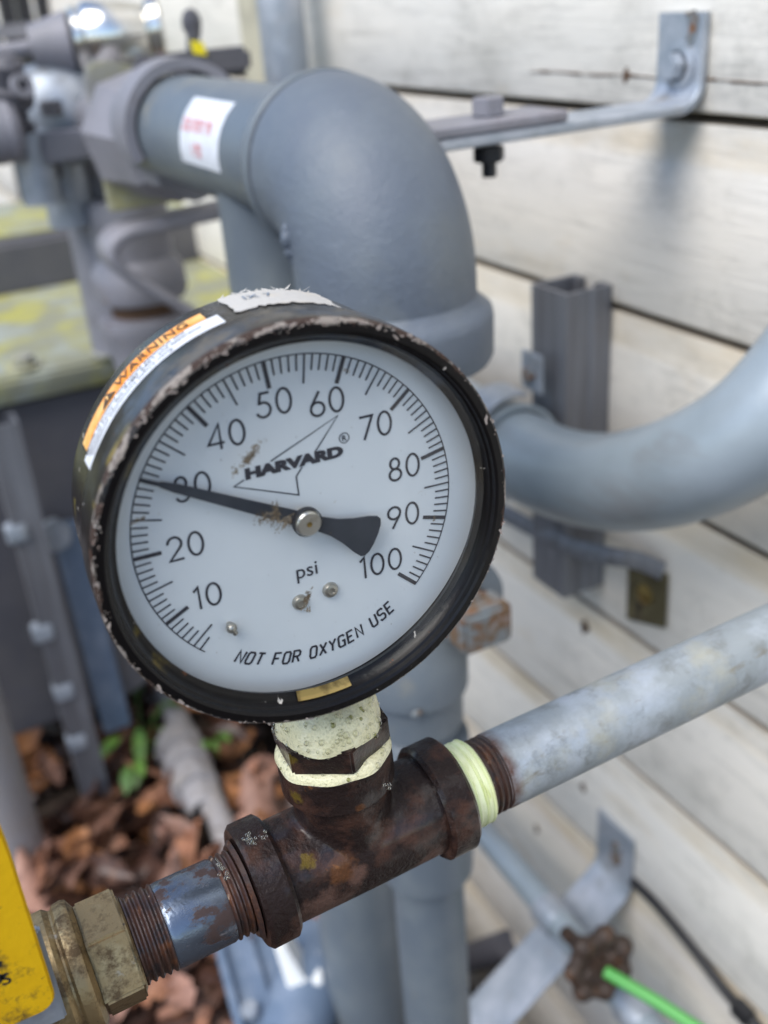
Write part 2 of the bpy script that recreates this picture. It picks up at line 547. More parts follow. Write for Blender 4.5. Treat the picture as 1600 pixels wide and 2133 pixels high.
m_rustpaint = M('rust_blistered_grey_paint', (.165, .19, .205), .5, layers=[
    dict(col=(.13, .075, .035), scale=70, lo=.44, hi=.56, detail=10, rg=.7, rough=.7),
    dict(col=(.17, .07, .02), scale=110, lo=.50, hi=.62, detail=9, rough=.8),
    dict(col=(.28, .31, .33), scale=60, lo=.58, hi=.7)], bump=[(500, .4, .001)])
m_plate = M('stained_olive_plate', (.11, .095, .05), .5, .3, layers=[dict(col=(.20, .17, .09), scale=60, lo=.45, hi=.65), dict(col=(.05, .04, .03), scale=90, lo=.52, hi=.66)], bump=(300, .2, .001))
m_teal = M('teal_label', (.06, .25, .32), .45)
m_tagyellow = M('yellow_tag', (.85, .70, .01), .45)
m_handwheel = M('rusty_brown_handwheel', (.040, .024, .016), .55, layers=[dict(col=(.13, .065, .035), scale=90, lo=.54, hi=.68), dict(col=(.03, .02, .02), scale=60, lo=.55, hi=.7)], bump=(400, .4, .001))
m_green = M('green_plastic', (.085, .36, .075), .35)
m_rubber = M('black_rubber', (.018, .018, .020), .5)
m_pvc = M('grimy_pale_grey_pvc', (.30, .29, .30), .55, layers=[dict(col=(.30, .28, .27), scale=40, lo=.45, hi=.65), dict(col=(.20, .17, .14), scale=90, lo=.6, hi=.72)], bump=(300, .2, .001))
m_bluegrey = M('blue_grey_plastic', (.13, .18, .26), .4, layers=[dict(col=(.20, .25, .33), scale=30, lo=.45, hi=.7)])
m_white = M('white_plastic', (.78, .80, .80), .4)
m_trim = M('cream_trim_paint', (.52, .48, .36), .6, layers=[dict(col=(.40, .37, .28), scale=20, lo=.5, hi=.7)])
m_ironblack = M('black_iron_bar', (.02, .02, .024), .45)
m_soil = M('dark_leaf_mould', (.035, .022, .014), .9, layers=[dict(col=(.07, .045, .03), scale=30, lo=.45, hi=.7)], bump=(60, .6, .02))
m_leaf = M('dry_brown_leaf', (.16, .068, .038), .6, layers=[
    dict(col=(.28, .14, .082), scale=35, lo=.45, hi=.65), dict(col=(.09, .04, .025), scale=60, lo=.55, hi=.7)],
    bump=(150, .3, .002), rand=(.3, 1.6))
m_leafp = M('pale_pinkish_leaf', (.31, .17, .125), .6, layers=[dict(col=(.14, .07, .05), scale=50, lo=.5, hi=.66)], bump=(150, .3, .002), rand=(.6, 1.4))
m_leafd = M('dark_wet_leaf', (.045, .022, .016), .4, layers=[dict(col=(.09, .04, .022), scale=50, lo=.5, hi=.66)], bump=(150, .3, .002), rand=(.5, 1.4))
m_leafo = M('orange_tan_leaf', (.34, .15, .06), .55, layers=[
    dict(col=(.24, .10, .05), scale=45, lo=.5, hi=.68)], bump=(150, .3, .002), rand=(.6, 1.3))
m_sprout = M('green_sprout_leaf', (.07, .16, .03), .5, layers=[dict(col=(.16, .30, .05), scale=40, lo=.45, hi=.7)], rand=(.7, 1.4))
m_foam = M('cream_soap_foam', (.84, .79, .50), .2, layers=[
    dict(col=(.40, .39, .20), lo=.10, hi=.42, vor=850, op=.35),
    dict(col=(.42, .40, .18), lo=.25, hi=.60, vor=380, op=.22),
    dict(col=(.90, .87, .66), scale=170, lo=.5, hi=.65, op=.5)], bump=[(1200, .7, .0008)], coat=.3)
m_grooveshade = M('dark_groove_shade', (.030, .030, .042), .7, layers=[dict(col=(.07, .07, .08), scale=90, lo=.5, hi=.7)])  # dark tone standing in for shade in the elbow joint groove
m_hole = M('dark_hole', (.02, .012, .008), .9)
m_hole2 = M('rusty_nail_hole', (.10, .055, .03), .9)

# bubble film: thin clear wall
m_bub = bpy.data.materials.new('bubble_film')
m_bub.use_nodes = True
nt = m_bub.node_tree
nt.nodes.clear()
o_ = nt.nodes.new('ShaderNodeOutputMaterial')
mx = nt.nodes.new('ShaderNodeMixShader')
tr = nt.nodes.new('ShaderNodeBsdfTransparent')
gl = nt.nodes.new('ShaderNodeBsdfGlossy')
fr = nt.nodes.new('ShaderNodeLayerWeight')
fr.inputs['Blend'].default_value = .35
tr.inputs[0].default_value = (.95, .95, .90, 1)
gl.inputs['Roughness'].default_value = .05
nt.links.new(fr.outputs['Facing'], mx.inputs[0])
nt.links.new(tr.outputs[0], mx.inputs[1])
nt.links.new(gl.outputs[0], mx.inputs[2])
nt.links.new(mx.outputs[0], o_.inputs[0])
m_bubd = m_bub.copy()
m_bubd.name = 'dark_bubble_film'
m_bubd.node_tree.nodes['Transparent BSDF'].inputs[0].default_value = (.66, .67, .48, 1)
# gauge window: thin clear pane
m_glass = bpy.data.materials.new('clear_window')
m_glass.use_nodes = True
nt = m_glass.node_tree
nt.nodes.clear()
o_ = nt.nodes.new('ShaderNodeOutputMaterial')
mx = nt.nodes.new('ShaderNodeMixShader')
tr = nt.nodes.new('ShaderNodeBsdfTransparent')
gl = nt.nodes.new('ShaderNodeBsdfGlossy')
lw = nt.nodes.new('ShaderNodeLayerWeight')
lw.inputs['Blend'].default_value = .5
pw = nt.nodes.new('ShaderNodeMath')
pw.operation = 'POWER'
pw.inputs[1].default_value = 5
ma = nt.nodes.new('ShaderNodeMath')
ma.operation = 'MULTIPLY_ADD'
ma.inputs[1].default_value, ma.inputs[2].default_value = .9, .045
nt.links.new(lw.outputs['Facing'], pw.inputs[0])
nt.links.new(pw.outputs[0], ma.inputs[0])
tr.inputs[0].default_value = (.97, .985, .98, 1)
gl.inputs['Roughness'].default_value = .05
nt.links.new(ma.outputs[0], mx.inputs[0])
nt.links.new(tr.outputs[0], mx.inputs[1])
nt.links.new(gl.outputs[0], mx.inputs[2])
nt.links.new(mx.outputs[0], o_.inputs[0])

# ------------------------------------------------------------------ the setting: ground and wall
GZ = -0.66
WX = 0.367
def dip(x):
    u = min(1, max(0, (x - .17) / .16))
    return .27 * u * u * (3 - 2 * u)


g = MB()
n_ = 60
gx = [-40, -10, -3, -1.2] + [-.8 + 1.4 * i / 24 for i in range(25)] + [1, 3, 10, 40]
gy = [-40, -10, -3, -1] + [-.4 + 3.2 * i / 50 for i in range(51)] + [4, 8, 20, 60]
vs = []
for y in gy:
    for x in gx:
        vs.append((x, y, GZ + (.012 * math.sin(x * 17 + y * 5) + .01 * math.sin(y * 23 - x * 9) if abs(x) < 1 and -.5 < y < 3 else 0) - dip(x)))
W_ = len(gx)
g.add(vs, [(j * W_ + i, j * W_ + i + 1, (j + 1) * W_ + i + 1, (j + 1) * W_ + i) for j in range(len(gy) - 1) for i in range(W_ - 1)])
ground = g.build('ground', m_soil)
tag(ground, kind='structure')

wall = thing('house_wall', 'white painted wooden house wall with overlapping weathered boards', 'wall', (WX, .5, GZ))
LAP, Z0 = .127, .1523
BK = WX + .031
ya, yb = -1.0, 5.0
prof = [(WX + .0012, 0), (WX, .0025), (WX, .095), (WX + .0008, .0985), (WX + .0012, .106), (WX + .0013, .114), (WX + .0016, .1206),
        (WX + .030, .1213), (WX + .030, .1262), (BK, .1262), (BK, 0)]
k0 = -9
first = None
for k in range(k0, 16):
    z = Z0 - LAP * 0 + LAP * k
    if first is None:
        b = MB()
        segs = 48
        vs, fs = [], []
        for i in range(segs + 1):
            yy = ya + (yb - ya) * (i / segs) ** 1.5
            for (x, h) in prof:
                vs.append((x, yy, z + h + .0007))
        m_ = len(prof)
        for i in range(segs):
            for j in range(m_):
                q = (j + 1) % m_
                fs.append((i * m_ + j, i * m_ + q, (i + 1) * m_ + q, (i + 1) * m_ + j))
        fs += [tuple(range(m_)), tuple(segs * m_ + j for j in range(m_))[::-1]]
        b.add(vs, fs)
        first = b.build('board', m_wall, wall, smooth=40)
    else:
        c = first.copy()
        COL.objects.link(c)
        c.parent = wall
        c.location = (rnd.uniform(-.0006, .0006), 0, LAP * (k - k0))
b = MB().box((BK + .001, ya, GZ - .4), (BK + .1, yb, 2.3))
b.build('sheathing', m_trim, wall)


def nail(px, py, r, mat, nm='nail_hole'):
    p = P(px, py, x=WX)
    p.x = WX - .0004
    q = MB()
    pts = [(r * (1 + .35 * math.sin(3 * t + px) + .2 * math.sin(5 * t)) * math.cos(t), 1.25 * r * (1 + .3 * math.cos(4 * t + py)) * math.sin(t)) for t in [i * math.pi / 8 for i in range(16)]]
    q.prism(pts, p, (0, 1, 0), (0, 0, 1), (.0003, 0, 0))
    return q.build(nm, mat, wall)


nail(1305, 156, .0032, m_hole2)
nail(1218, 1306, .005, m_hole2)
nail(1216, 1303, .0022, m_hole).data.transform(Matrix.Translation((-.0004, 0, 0)))
nail(1215, 1640, .004, m_hole2)
nail(1118, 1727, .004, m_hole2)
# the split along the upper board
pa, pb = P(1105, 166, x=WX), P(1600, 150, x=WX)
q = MB()
zz = (pa.z + pb.z) / 2
for i in range(30):
    y0, y1 = pb.y - .12 + (pa.y - pb.y + .12) * i / 30, pb.y - .12 + (pa.y - pb.y + .12) * (i + 1) / 30
    w0 = .0005 + .0003 * math.sin(i * 2.3)
    q.box((WX - .0005, y0, zz - w0 + .0004 * math.sin(i)), (WX + .0005, y1, zz + w0 + .0004 * math.sin(i)))
q.build('split_seam', m_hole2, wall)
# trim board and downspout far along the wall
ta, tb = P(502, 60, x=WX - .02).y, P(548, 60, x=WX - .02).y
t = MB().box((WX - .022, tb, GZ - .3), (WX - .002, ta, 2.2), .003)
o = t.build('corner_trim', m_trim)
tag(o, 'cream vertical trim board on the white wall behind the grey downspout', 'trim board')
dp = P(588, 60, x=.325)
t = thing('downspout', 'tall galvanised pipe standing upright against the far white wall', 'pipe', (.325, dp.y, GZ - .3))
MB().cyl((.325, dp.y, GZ - .3), (.325, dp.y, 2.2), .0215).build('pipe', m_galvfar, t)
q = MB()
q.lathe([(0, .0218), (0, .0235), (.03, .0235), (.03, .0218), (0, .0218)], (.325, dp.y, .45), (0, 0, 1))
q.build('pipe_band', m_galvfar, t)

# black railing seen at the far end of the wall
t = thing('metal_railing', 'black upright metal bars against the bright wall at the top left', 'railing', P(60, 60, y=2.0))
for px in (-30, 14, 50, 92, 133):
    p = P(px, 20, y=2.0)
    MB().box((p.x - .013, p.y - .013, GZ), (p.x + .013, p.y + .013, 1.0)).build('bar', m_ironblack, t)
p0, p1 = P(-60, 72, y=1.97), P(150, 64, y=1.97)
MB().box((p0.x, 1.96, p0.z - .012), (p1.x, 1.985, p0.z + .012)).build('rail', m_purple, t)

# ------------------------------------------------------------------ leaves
def leaf_mesh(seed, L, W, mat):
    r = random.Random(seed)
    rows, vs, fs = 9, [], []
    bend, tw, cup = r.uniform(-.9, 1.2), r.uniform(-.8, .8), r.uniform(-.4, .7)
    lob = r.choice((0, .12, .28, .42))
    for i in range(rows + 1):
        t = i / rows
        w = W * math.sin(math.pi * min(1, t * .94 + .03)) ** .7 * (1 - .35 * t) * (1 + lob * math.cos(i * math.pi))
        z = bend * L * .5 * (t - .5) ** 2 * 2 + r.uniform(-.002, .002)
        for j, u in enumerate((-1, -.5, 0, .5, 1)):
            vs.append((w * u * .5 + tw * .01 * t, (t - .5) * L, z + cup * W * .5 * (abs(u) ** 1.6) * (1 if r.random() > .1 else .6) + tw * u * L * .12 * t))
    for i in range(rows):
        for j in range(4):
            fs.append((i * 5 + j, i * 5 + j + 1, (i + 1) * 5 + j + 1, (i + 1) * 5 + j))
    me = bpy.data.meshes.new('fallen_leaf')
    me.from_pydata(vs, [], fs)
    me.shade_smooth()
    me.materials.append(mat)
    return me


LM = [leaf_mesh(i, .06 + .012 * (i % 3), .032 + .006 * (i % 4), (m_leafo, m_leaf, m_leafp, m_leafd, m_leaf)[i % 5]) for i in range(15)]
lit = MB()
for i in range(2600):
    me = rnd.choice(LM)
    x, y = rnd.uniform(-.75, .36), -.3 + 3.6 * rnd.random() ** 1.2
    mt = Matrix.Translation((x, y, GZ - dip(x) + rnd.uniform(0, .012))) @ Euler((rnd.uniform(-.5, .5), rnd.uniform(-.5, .5), rnd.uniform(0, 6.28))).to_matrix().to_4x4() @ Matrix.Scale(rnd.uniform(.6, 1), 4)
    lit.add([mt @ v.co for v in me.vertices], [tuple(p.vertices) for p in me.polygons])
o = lit.build('leaf_litter', m_leafd, smooth=60, recalc=False)
tag(o, 'brown dead leaves lying thick over the ground', 'leaf litter', kind='stuff')
for i in range(270):
    px, py = rnd.uniform(-60, 720), rnd.uniform(1400, 2180)
    p = P(px, py, z=GZ + .02)
    o = bpy.data.objects.new('fallen_leaf', rnd.choice(LM))
    COL.objects.link(o)
    o.parent = ground
    p.x = min(p.x, .345)
    o.location = (p.x, p.y, GZ - dip(p.x) + rnd.uniform(.012, .038))
    o.rotation_euler = (rnd.uniform(-.7, .7), rnd.uniform(-.7, .7), rnd.uniform(0, 6.28))
    s_ = rnd.uniform(.8, 1.25)
    o.scale = (s_, s_, s_)


def sprout(px, py, nl, size, label):
    base = P(px, py, z=GZ + .01)
    t = thing('weed_seedling', label, 'seedling', base, group='weeds sprouting among the leaves')
    st = MB()
    for i in range(nl):
        a = rnd.uniform(0, 6.28)
        tip = base + Vector((math.cos(a) * size * .8, math.sin(a) * size * .8, size * rnd.uniform(.5, 1.5)))
        st.tube([base, base + (tip - base) * .5 + Vector((0, 0, .006)), tip], .0012, 6)
        L, w = size * rnd.uniform(.7, 1.1), size * rnd.uniform(.35, .5)
        d = Vector((math.cos(a), math.sin(a), rnd.uniform(-.4, .3))).normalized()
        sd_ = d.cross(Vector((0, 0, 1))).normalized()
        lf = MB()
        vs, fs = [], []
        for k in range(6):
            u = k / 5
            ww = w * .5 * math.sin(math.pi * (u * .96 + .02))
            c = tip + d * L * u - Vector((0, 0, .3 * L * u * u))
            vs += [c - sd_ * ww + Vector((0, 0, ww * .3)), c, c + sd_ * ww + Vector((0, 0, ww * .3))]
        for k in range(5):
            for j in range(2):
                fs.append((k * 3 + j, k * 3 + j + 1, k * 3 + 4 + j, k * 3 + 3 + j))
        lf.add(vs, fs)
        lf.build('leaf', m_sprout, t, smooth=60)
    st.build('stem', m_sprout, t)


sprout(300, 1550, 9, .042, 'green weed seedling growing beside the pale grey ground pipe')
sprout(285, 1610, 5, .034, 'lowest green weed seedling between dead leaves left of the ground pipe')
sprout(445, 1560, 4, .026, 'small green weed seedling right of the pale grey ground pipe')
sprout(330, 1730, 2, .022, 'tiny green weed sprig among brown leaves above the steel nipple')

# ------------------------------------------------------------------ gas meter at the left
MY = .90


def mz(px, py):
    return P(px, py, y=MY).z


zr_lo, zr_hi = mz(100, 818), mz(100, 768)
yf = P(100, 592, z=zr_hi + .004).y          # foot of the upright cover face
zt = P(100, 487, y=yf).z                    # its top edge
ybk = P(100, 412, z=zt + .003).y            # back of the top
xl, xr = -.45, P(485, 540, y=yf).x + .16
t = thing('gas_meter', 'big lichen covered grey gas meter with bolted cover under the valve', 'gas meter', (-.1, MY + .15, GZ + .1))
b = MB().prism([(MY, zr_lo), (MY + .004, zr_lo - .006), (ybk + .1, zr_lo - .006), (ybk + .1, zr_hi), (MY + .006, zr_hi), (MY, zr_hi - .005)],
               (xl, 0, 0), (0, 1, 0), (0, 0, 1), (xr - xl + .06, 0, 0), .003)
b.build('cover_flange', m_lichen, t)
b = MB().prism([(yf, zr_hi - .002), (ybk + .06, zr_hi - .002), (ybk, zt), (yf + .008, zt + .001), (yf + .001, zt - .006)],
               (xl, 0, 0), (0, 1, 0), (0, 0, 1), (xr - xl, 0, 0), .004)
b.build('top_cover', m_meterdark, t)
b = MB().box((xl, yf + .012, zt + .0005), (xr - .01, ybk - .004, zt + .004), .001)
b.build('cover_lid', m_lichen, t)
# body: rounded lower case
xa, xb_ = P(-300, 1100, y=MY + .02).x, P(320, 1100, y=MY + .02).x
zb = P(120, 1500, y=MY + .03).z
pr = [(xa, zr_lo - .004), (xb_, zr_lo - .004), (xb_, zb + .09)] + [(xb_ - .09 + .09 * math.cos(a), zb + .09 - .09 * math.sin(a)) for a in [i * math.pi / 16 for i in range(1, 9)]]
pr += [(xa + .09 - .09 * math.sin(a), zb + .09 - .09 * math.cos(a)) for a in [i * math.pi / 16 for i in range(9)]]
b = MB().prism(pr, (0, MY + .02, 0), (1, 0, 0), (0, 0, 1), (0, .26, 0), .02)
b.build('meter_body', m_meterdark, t)
for px, py in ((50, 765), (225, 735), (-120, 795)):
    p = P(px, py, z=zr_hi)
    q = MB().lathe([(0, .019), (.003, .019), (.003, .012)], p, (0, 0, 1), 20)
    q.hexa(p + Vector((0, 0, .003)), (0, 0, 1), .013, .010, .3, bev=.001)
    q.build('cover_bolt', m_meter, t)

# round threaded neck that carries the hook strap
NY = .80
p0, p1 = P(305, 660, y=NY), P(305, 470, y=NY)
rn = .045
t = thing('meter_union', 'round grey union neck with a dark gap standing on the meter', 'pipe union', (p0.x, NY, p0.z - .1))
q = MB().lathe([(-.14, 0), (-.14, rn * .8), (-.05, rn * .86), (-.012, rn * 1.0), (-.004, rn * 1.06), (.004, rn * 1.04), (.006, rn * .7), (.006, 0)], p0, (0, 0, 1), 40)
q.build('lower_collar', m_purple, t)
q = MB().lathe([(.005, rn * .72), (.022, rn * .72)], p0, (0, 0, 1), 40)
q.build('gap_ring', m_hole2, t)
q = MB().lathe([(.021, 0), (.021, rn * .95), (.028, rn * 1.02), (.05, rn), (.062, rn * .82), (.075, rn * .85), (.11, rn * .85), (.118, rn * .78), (.118, 0)], p0, (0, 0, 1), 40)
q.build('upper_collar', m_purple, t)

# bent flat hook strap
HY = .70
hp = [P(*a, y=HY) for a in ((475, 432), (400, 448), (320, 466), (262, 480), (232, 500), (226, 525), (240, 550), (270, 575), (330, 610), (420, 664))]
t = MB().ribbon(smooth_path(hp, 6), (0, 1, 0), .044, .0105)
o = t.build('hook_strap', m_purple, smooth=50)
tag(o, 'grey flat steel strap bent into a hook in front of the union neck', 'strap')

# ------------------------------------------------------------------ pipe run from the elbow back to the valve
EX, EY, EZ, ER = .1456, .2377, .10, .0455
RC = .05
t = thing('gas_elbow', 'large grey painted cast iron elbow curving down above the gauge', 'pipe elbow', (EX, EY, EZ))
path = [(EX, EY, .075), (EX, EY, .085), (EX, EY, .093)] + arc((EX, EY + RC, EZ), (0, -1, 0), (0, 0, 1), RC, 0, math.pi / 2, 24) + [(EX, EY + RC + .002, EZ + RC)]
MB().tube(path, ER, 72, cap=False).build('elbow_body', m_elbow, t, smooth=60)
MB().lathe([(0, .040), (0, .0515), (.003, .0532), (.022, .0536), (.026, .0528), (.0285, .0500), (.031, .0470), (.034, .0452)], (EX, EY, .058), (0, 0, 1), 72).build('lower_collar', m_elbow, t, smooth=60)
MB().lathe([(.0020, .0430), (.0060, .0430), (.0064, .0458), (.0074, .0468), (.0100, .0468), (.013, .0452), (.019, .0440), (.026, .0425), (.029, .0370)], (EX, EY + RC - .001, EZ + RC), (0, 1, 0), 72).build('weld_collar', m_greypaint, t, smooth=60)
MB().lathe([(.0018, .0449), (.0066, .0449)], (EX, EY + RC - .001, EZ + RC), (0, 1, 0), 72).build('groove_shade_ring', m_grooveshade, t)  # dark ring: the groove's shade put into colour
q = MB()
for (dx, dz, r) in ((0, 0, .0045), (.002, -.008, .004), (-.001, .006, .003), (.004, -.014, .003)):
    p = P(603 + dx * 3000, 498 - dz * 3000, y=EY + .012)
    q.ball((p.x - .0005, p.y, p.z), r, 8, (1.0, .7, 1.3))
q.build('casting_lump', m_elbow, t, smooth=60)

HZ = EZ + RC
t = thing('horizontal_gas_pipe', 'grey gas pipe running back from the elbow with a white sticker', 'pipe', (EX, .42, HZ))
MB().cyl((EX, EY + RC + .02, HZ), (EX, .60, HZ), .0365, 56).build('pipe', m_greypaint, t, smooth=60)


def on_cyl(org, axis, zero, r):
    """maps (u along axis, v along circumference) to a point on a cylinder"""
    a = Vector(axis).normalized()
    e = Vector(zero).normalized()
    f_ = a.cross(e)
    return lambda u, v, d=0.0: Vector(org) + a * u + (e * math.cos(v / r) + f_ * math.sin(v / r)) * (r + d)


def grid_patch(fn, u0, u1, v0, v1, nu, nv, d, edge=None):
    q = MB()
    vs = []
    for i in range(nu + 1):
        for j in range(nv + 1):
            u, v = u0 + (u1 - u0) * i / nu, v0 + (v1 - v0) * j / nv
            if edge:
                u, v = edge(u, v, i / nu, j / nv)
            vs.append(fn(u, v, d))
    fs = [(i * (nv + 1) + j, i * (nv + 1) + j + 1, (i + 1) * (nv + 1) + j + 1, (i + 1) * (nv + 1) + j) for i in range(nu) for j in range(nv)]
    return q.add(vs, fs)


def text_mb(body, size, fn, bold=0.0, shear=0.0, sx=1.0, spacing=1.0, align='LEFT', maxlen=.25):
    """lettering as a flat mesh; fn maps the text plane to space"""
    cu = bpy.data.curves.new('lettering', 'FONT')
    cu.body = body
    cu.size = 1.0
    cu.offset = bold
    cu.shear = shear
    cu.space_character = spacing
    cu.align_x = align
    cu.resolution_u = 5
    ob = bpy.data.objects.new('lettering', cu)
    COL.objects.link(ob)
    dg = bpy.context.evaluated_depsgraph_get()
    me = bpy.data.meshes.new_from_object(ob.evaluated_get(dg))
    bpy.data.objects.remove(ob)
    bpy.data.curves.remove(cu)
    q = MB()
    q.add([fn(v.co.x * size * sx, v.co.y * size) for v in me.vertices], [tuple(p.vertices) for p in me.polygons])
    bpy.data.meshes.remove(me)
    return q


# sticker on the horizontal pipe; v runs up round the pipe, text runs towards the viewer
cf = on_cyl((EX, 0, HZ), (0, -1, 0), (-.93, 0, .36), .0365)
ysL, ysR = .432, .362
st = grid_patch(lambda u, v, d: cf(-u, v, d), ysL, ysR, -.020, .020, 4, 12, .0003).build('sticker', m_label, t)
q = text_mb('DELIVERY PR', .0105, lambda u, v: cf(-(ysL - .003) + u, -v + .001, .0006), .01, sx=.88)
q.build('sticker_print', m_red, st, smooth=0)
q = text_mb('1 PSI', .0105, lambda u, v: cf(-(ysL - .022) + u, -v + .0145, .0006), .01, sx=.9)
q.build('sticker_print', m_red, st, smooth=0)

# saddle clamp over the pipe
t = thing('saddle_clamp', 'light grey half round saddle clamp over the horizontal gas pipe', 'pipe clamp', (EX, .56, HZ))
q = MB()
a0, a1 = R_(-25), R_(176)
q.lathe([(0, .0385), (0, .0455), (.034, .0455), (.034, .0385), (0, .0385)], (EX, .525, HZ + .002), (0, 1, 0), 40, (0, 0, 1), a0, a1)
q.build('clamp_band', m_purple, t)
# large union nut and flange casting behind it
t = thing('shutoff_valve', 'big angular grey meter valve casting behind the saddle clamp', 'valve', (EX, .70, HZ))
q = MB().lathe([(.560, 0), (.560, .0385), (.575, .040), (.60, .041), (.604, .045), (.64, .047), (.70, .053), (.705, 0)], (EX + .014, 0, HZ - .016), (0, 1, 0), 8, (0, 0, 1), R_(8), None)
q.build('valve_cone', m_purple, t, smooth=15)
e0, e1_ = P(160, 135, y=.71), P(236, 440, y=.71)
xL = P(200, 290, y=.71).x
q = MB().prism([(xL, e1_.z), (EX + .06, e1_.z), (EX + .07, e0.z - .03), (EX + .05, e0.z - .012), (xL + .02, e0.z + .001), (xL + .006, e0.z), (xL, e0.z - .008)], (0, .706, 0), (1, 0, 0), (0, 0, 1), (0, .010, 0), .002)
q.build('flange', m_meter, t)
q = MB().cyl((EX + .01, .716, HZ - .012), (EX + .01, .90, HZ - .012), .032)
q.cyl((EX + .01, .86, HZ), (EX + .01, .86, zt - .05), .045)
q.build('valve_outlet', m_purple, t)
# vertical drop pipe behind the elbow leg
DX, DY = .1531, .3917
t = thing('drop_pipe', 'smooth grey pipe dropping to the ground just behind the elbow leg', 'pipe', (DX, DY, GZ))
MB().cyl((DX, DY, GZ), (DX, DY, HZ - .01), .0365, 48).build('pipe', m_greypaint, t, smooth=60)

# chrome cap at the top left
a_, b_ = P(150, 86, y=.82), P(338, 60, y=.80)
ax = (b_ - a_)
t = thing('chrome_cap', 'shiny chrome fitting lying on top of the valve at the top left', 'fitting', a_)
L = ax.length
q = MB().lathe([(0, 0), (0, .023), (L * .05, .029), (L * .10, .029), (L * .12, .026), (L * .2, .031), (L * .45, .030), (L * .7, .026), (L * .84, .022), (L * .86, .028), (L * .97, .029), (L, .026), (L, 0)], a_, ax, 48)
q.build('chrome_body', m_chrome, t, smooth=50)
q = MB().lathe([(0, 0), (0, .018), (.035, .026), (.04, 0)], a_ - ax.normalized() * .036, ax, 32)
q.build('end_plug', m_purple, t)
q = MB().tube([a_ - ax.normalized() * .036, a_ - ax.normalized() * .3], .006, 12)
q.build('vent_tube', m_purple, t)
q = MB().cyl(a_ + ax * .5 + Vector((0, 0, -.02)), a_ + ax * .5 + Vector((0, .0, -.06)), .018)
q.build('mount_post', m_meterdark, t)

# lock key and yellow seal on the valve
p = P(402, 100, y=.66)
t = thing('valve_key', 'small grey valve key standing on the valve with yellow seal', 'valve key', p)
q = MB().box(p + Vector((-.05, -.012, -.022)), p + Vector((.045, .012, -.002)), .004)
q.build('key_base', m_meterdark, t)
q = MB().tube([p + Vector((-.002, 0, -.004)), P(404, 68, y=.66), P(398, 46, y=.66)], [.004, .006, .007], 12)
q.ball(P(399, 48, y=.66), .0085, 10, (1, .6, 1.3))
q.build('key_handle', m_meterdark, t)
c1 = [P(397, 84, y=.645), P(428, 92, y=.645), P(431, 116, y=.645), P(404, 112, y=.645)]
q = MB().prism([(0, 0), (1, 0), (1, 1), (0, 1)], c1[3], c1[2] - c1[3], c1[0] - c1[3], (0, .002, 0))
q.build('seal_tag', m_tagyellow, t)

# regulator at the left edge
RY = .84
t = thing('pressure_regulator', 'pale grey domed regulator with a teal label above the meter', 'regulator', P(110, 250, y=RY))
c = P(112, 185, y=RY)
zf = P(112, 285, y=RY).z
q = MB().lathe([(0, 0), (0, .044), (.006, .047), (.03, .046), (.05, .040), (.062, .026), (.066, 0)], (c.x, RY, zf), (0, 0, 1), 40)
q.build('dome', m_galvfar, t)
q = MB().box((c.x - .05, RY - .05, zf - .022), (c.x + .06, RY + .05, zf - .001), .003)
q.build('flange_plate', m_galvfar, t)
p0 = P(85, 300, y=RY - .075)
q = MB().box((p0.x, RY - .08, p0.z - .018), (p0.x + .075, RY - .0505, p0.z + .008), .003)
q.build('side_block', m_purple, t)
p0 = P(110, 190, y=RY - .04)
cfr = on_cyl((c.x, RY, zf), (0, 0, 1), (.45, -.9, 0), .0465)
q = grid_patch(cfr, .004, .036, -.009, .011, 4, 6, .0006)
q.build('teal_label', m_teal, t)
p0 = P(75, 350, y=RY - .06)
q = MB().cyl((p0.x, RY - .06, p0.z - .03), (p0.x, RY - .06, p0.z + .03), .017)
q.cyl((p0.x + .03, RY - .02, p0.z - .06), (p0.x + .03, RY - .02, p0.z + .02), .022)
q.build('regulator_stem', m_galvfar, t)
for px, py in ((45, 285), (100, 240), (100, 372)):
    p0 = P(px + 10, py, y=RY - .055)
    q = MB().hexa(p0, (0, 0, 1), .010, .012, .2, bev=.001)
    q.build('flange_bolt', m_meterdark, t)
t = thing('relief_fitting', 'purplish grey ribbed pipe fitting at the upper left edge', 'fitting', P(20, 280, y=.76))
p0 = P(12, 270, y=.76)
q = MB().lathe([(-.07, 0), (-.07, .018), (-.045, .020), (-.04, .026)] + [(-.036 + .005 * i, .027 if i % 2 else .0285) for i in range(11)] + [(.02, .025), (.024, .016), (.024, 0)], p0 - Vector((.012, 0, 0)), (1, 0, 0), 32)
q.build('ribbed_nut', m_purple, t)
p1 = P(24, 195, y=.76)
q = MB().lathe([(-.03, .012), (-.01, .012), (-.008, .019), (.008, .019), (.010, .013), (.028, .013), (.034, .006), (.034, 0)], p1, (0, -.5, 1), 8)
q.cyl(p1 + Vector((-.02, 0, -.03)), p1 + Vector((-.025, 0, .09)), .010)
q.build('bleed_plug', m_meterdark, t)
q = MB().lathe([(0, .0045), (.006, .0045), (.006, .010), (0, .010), (0, .0045)], P(42, 180, y=.74), (.4, -1, .2), 20)
q.build('chain_link', m_purple, t)

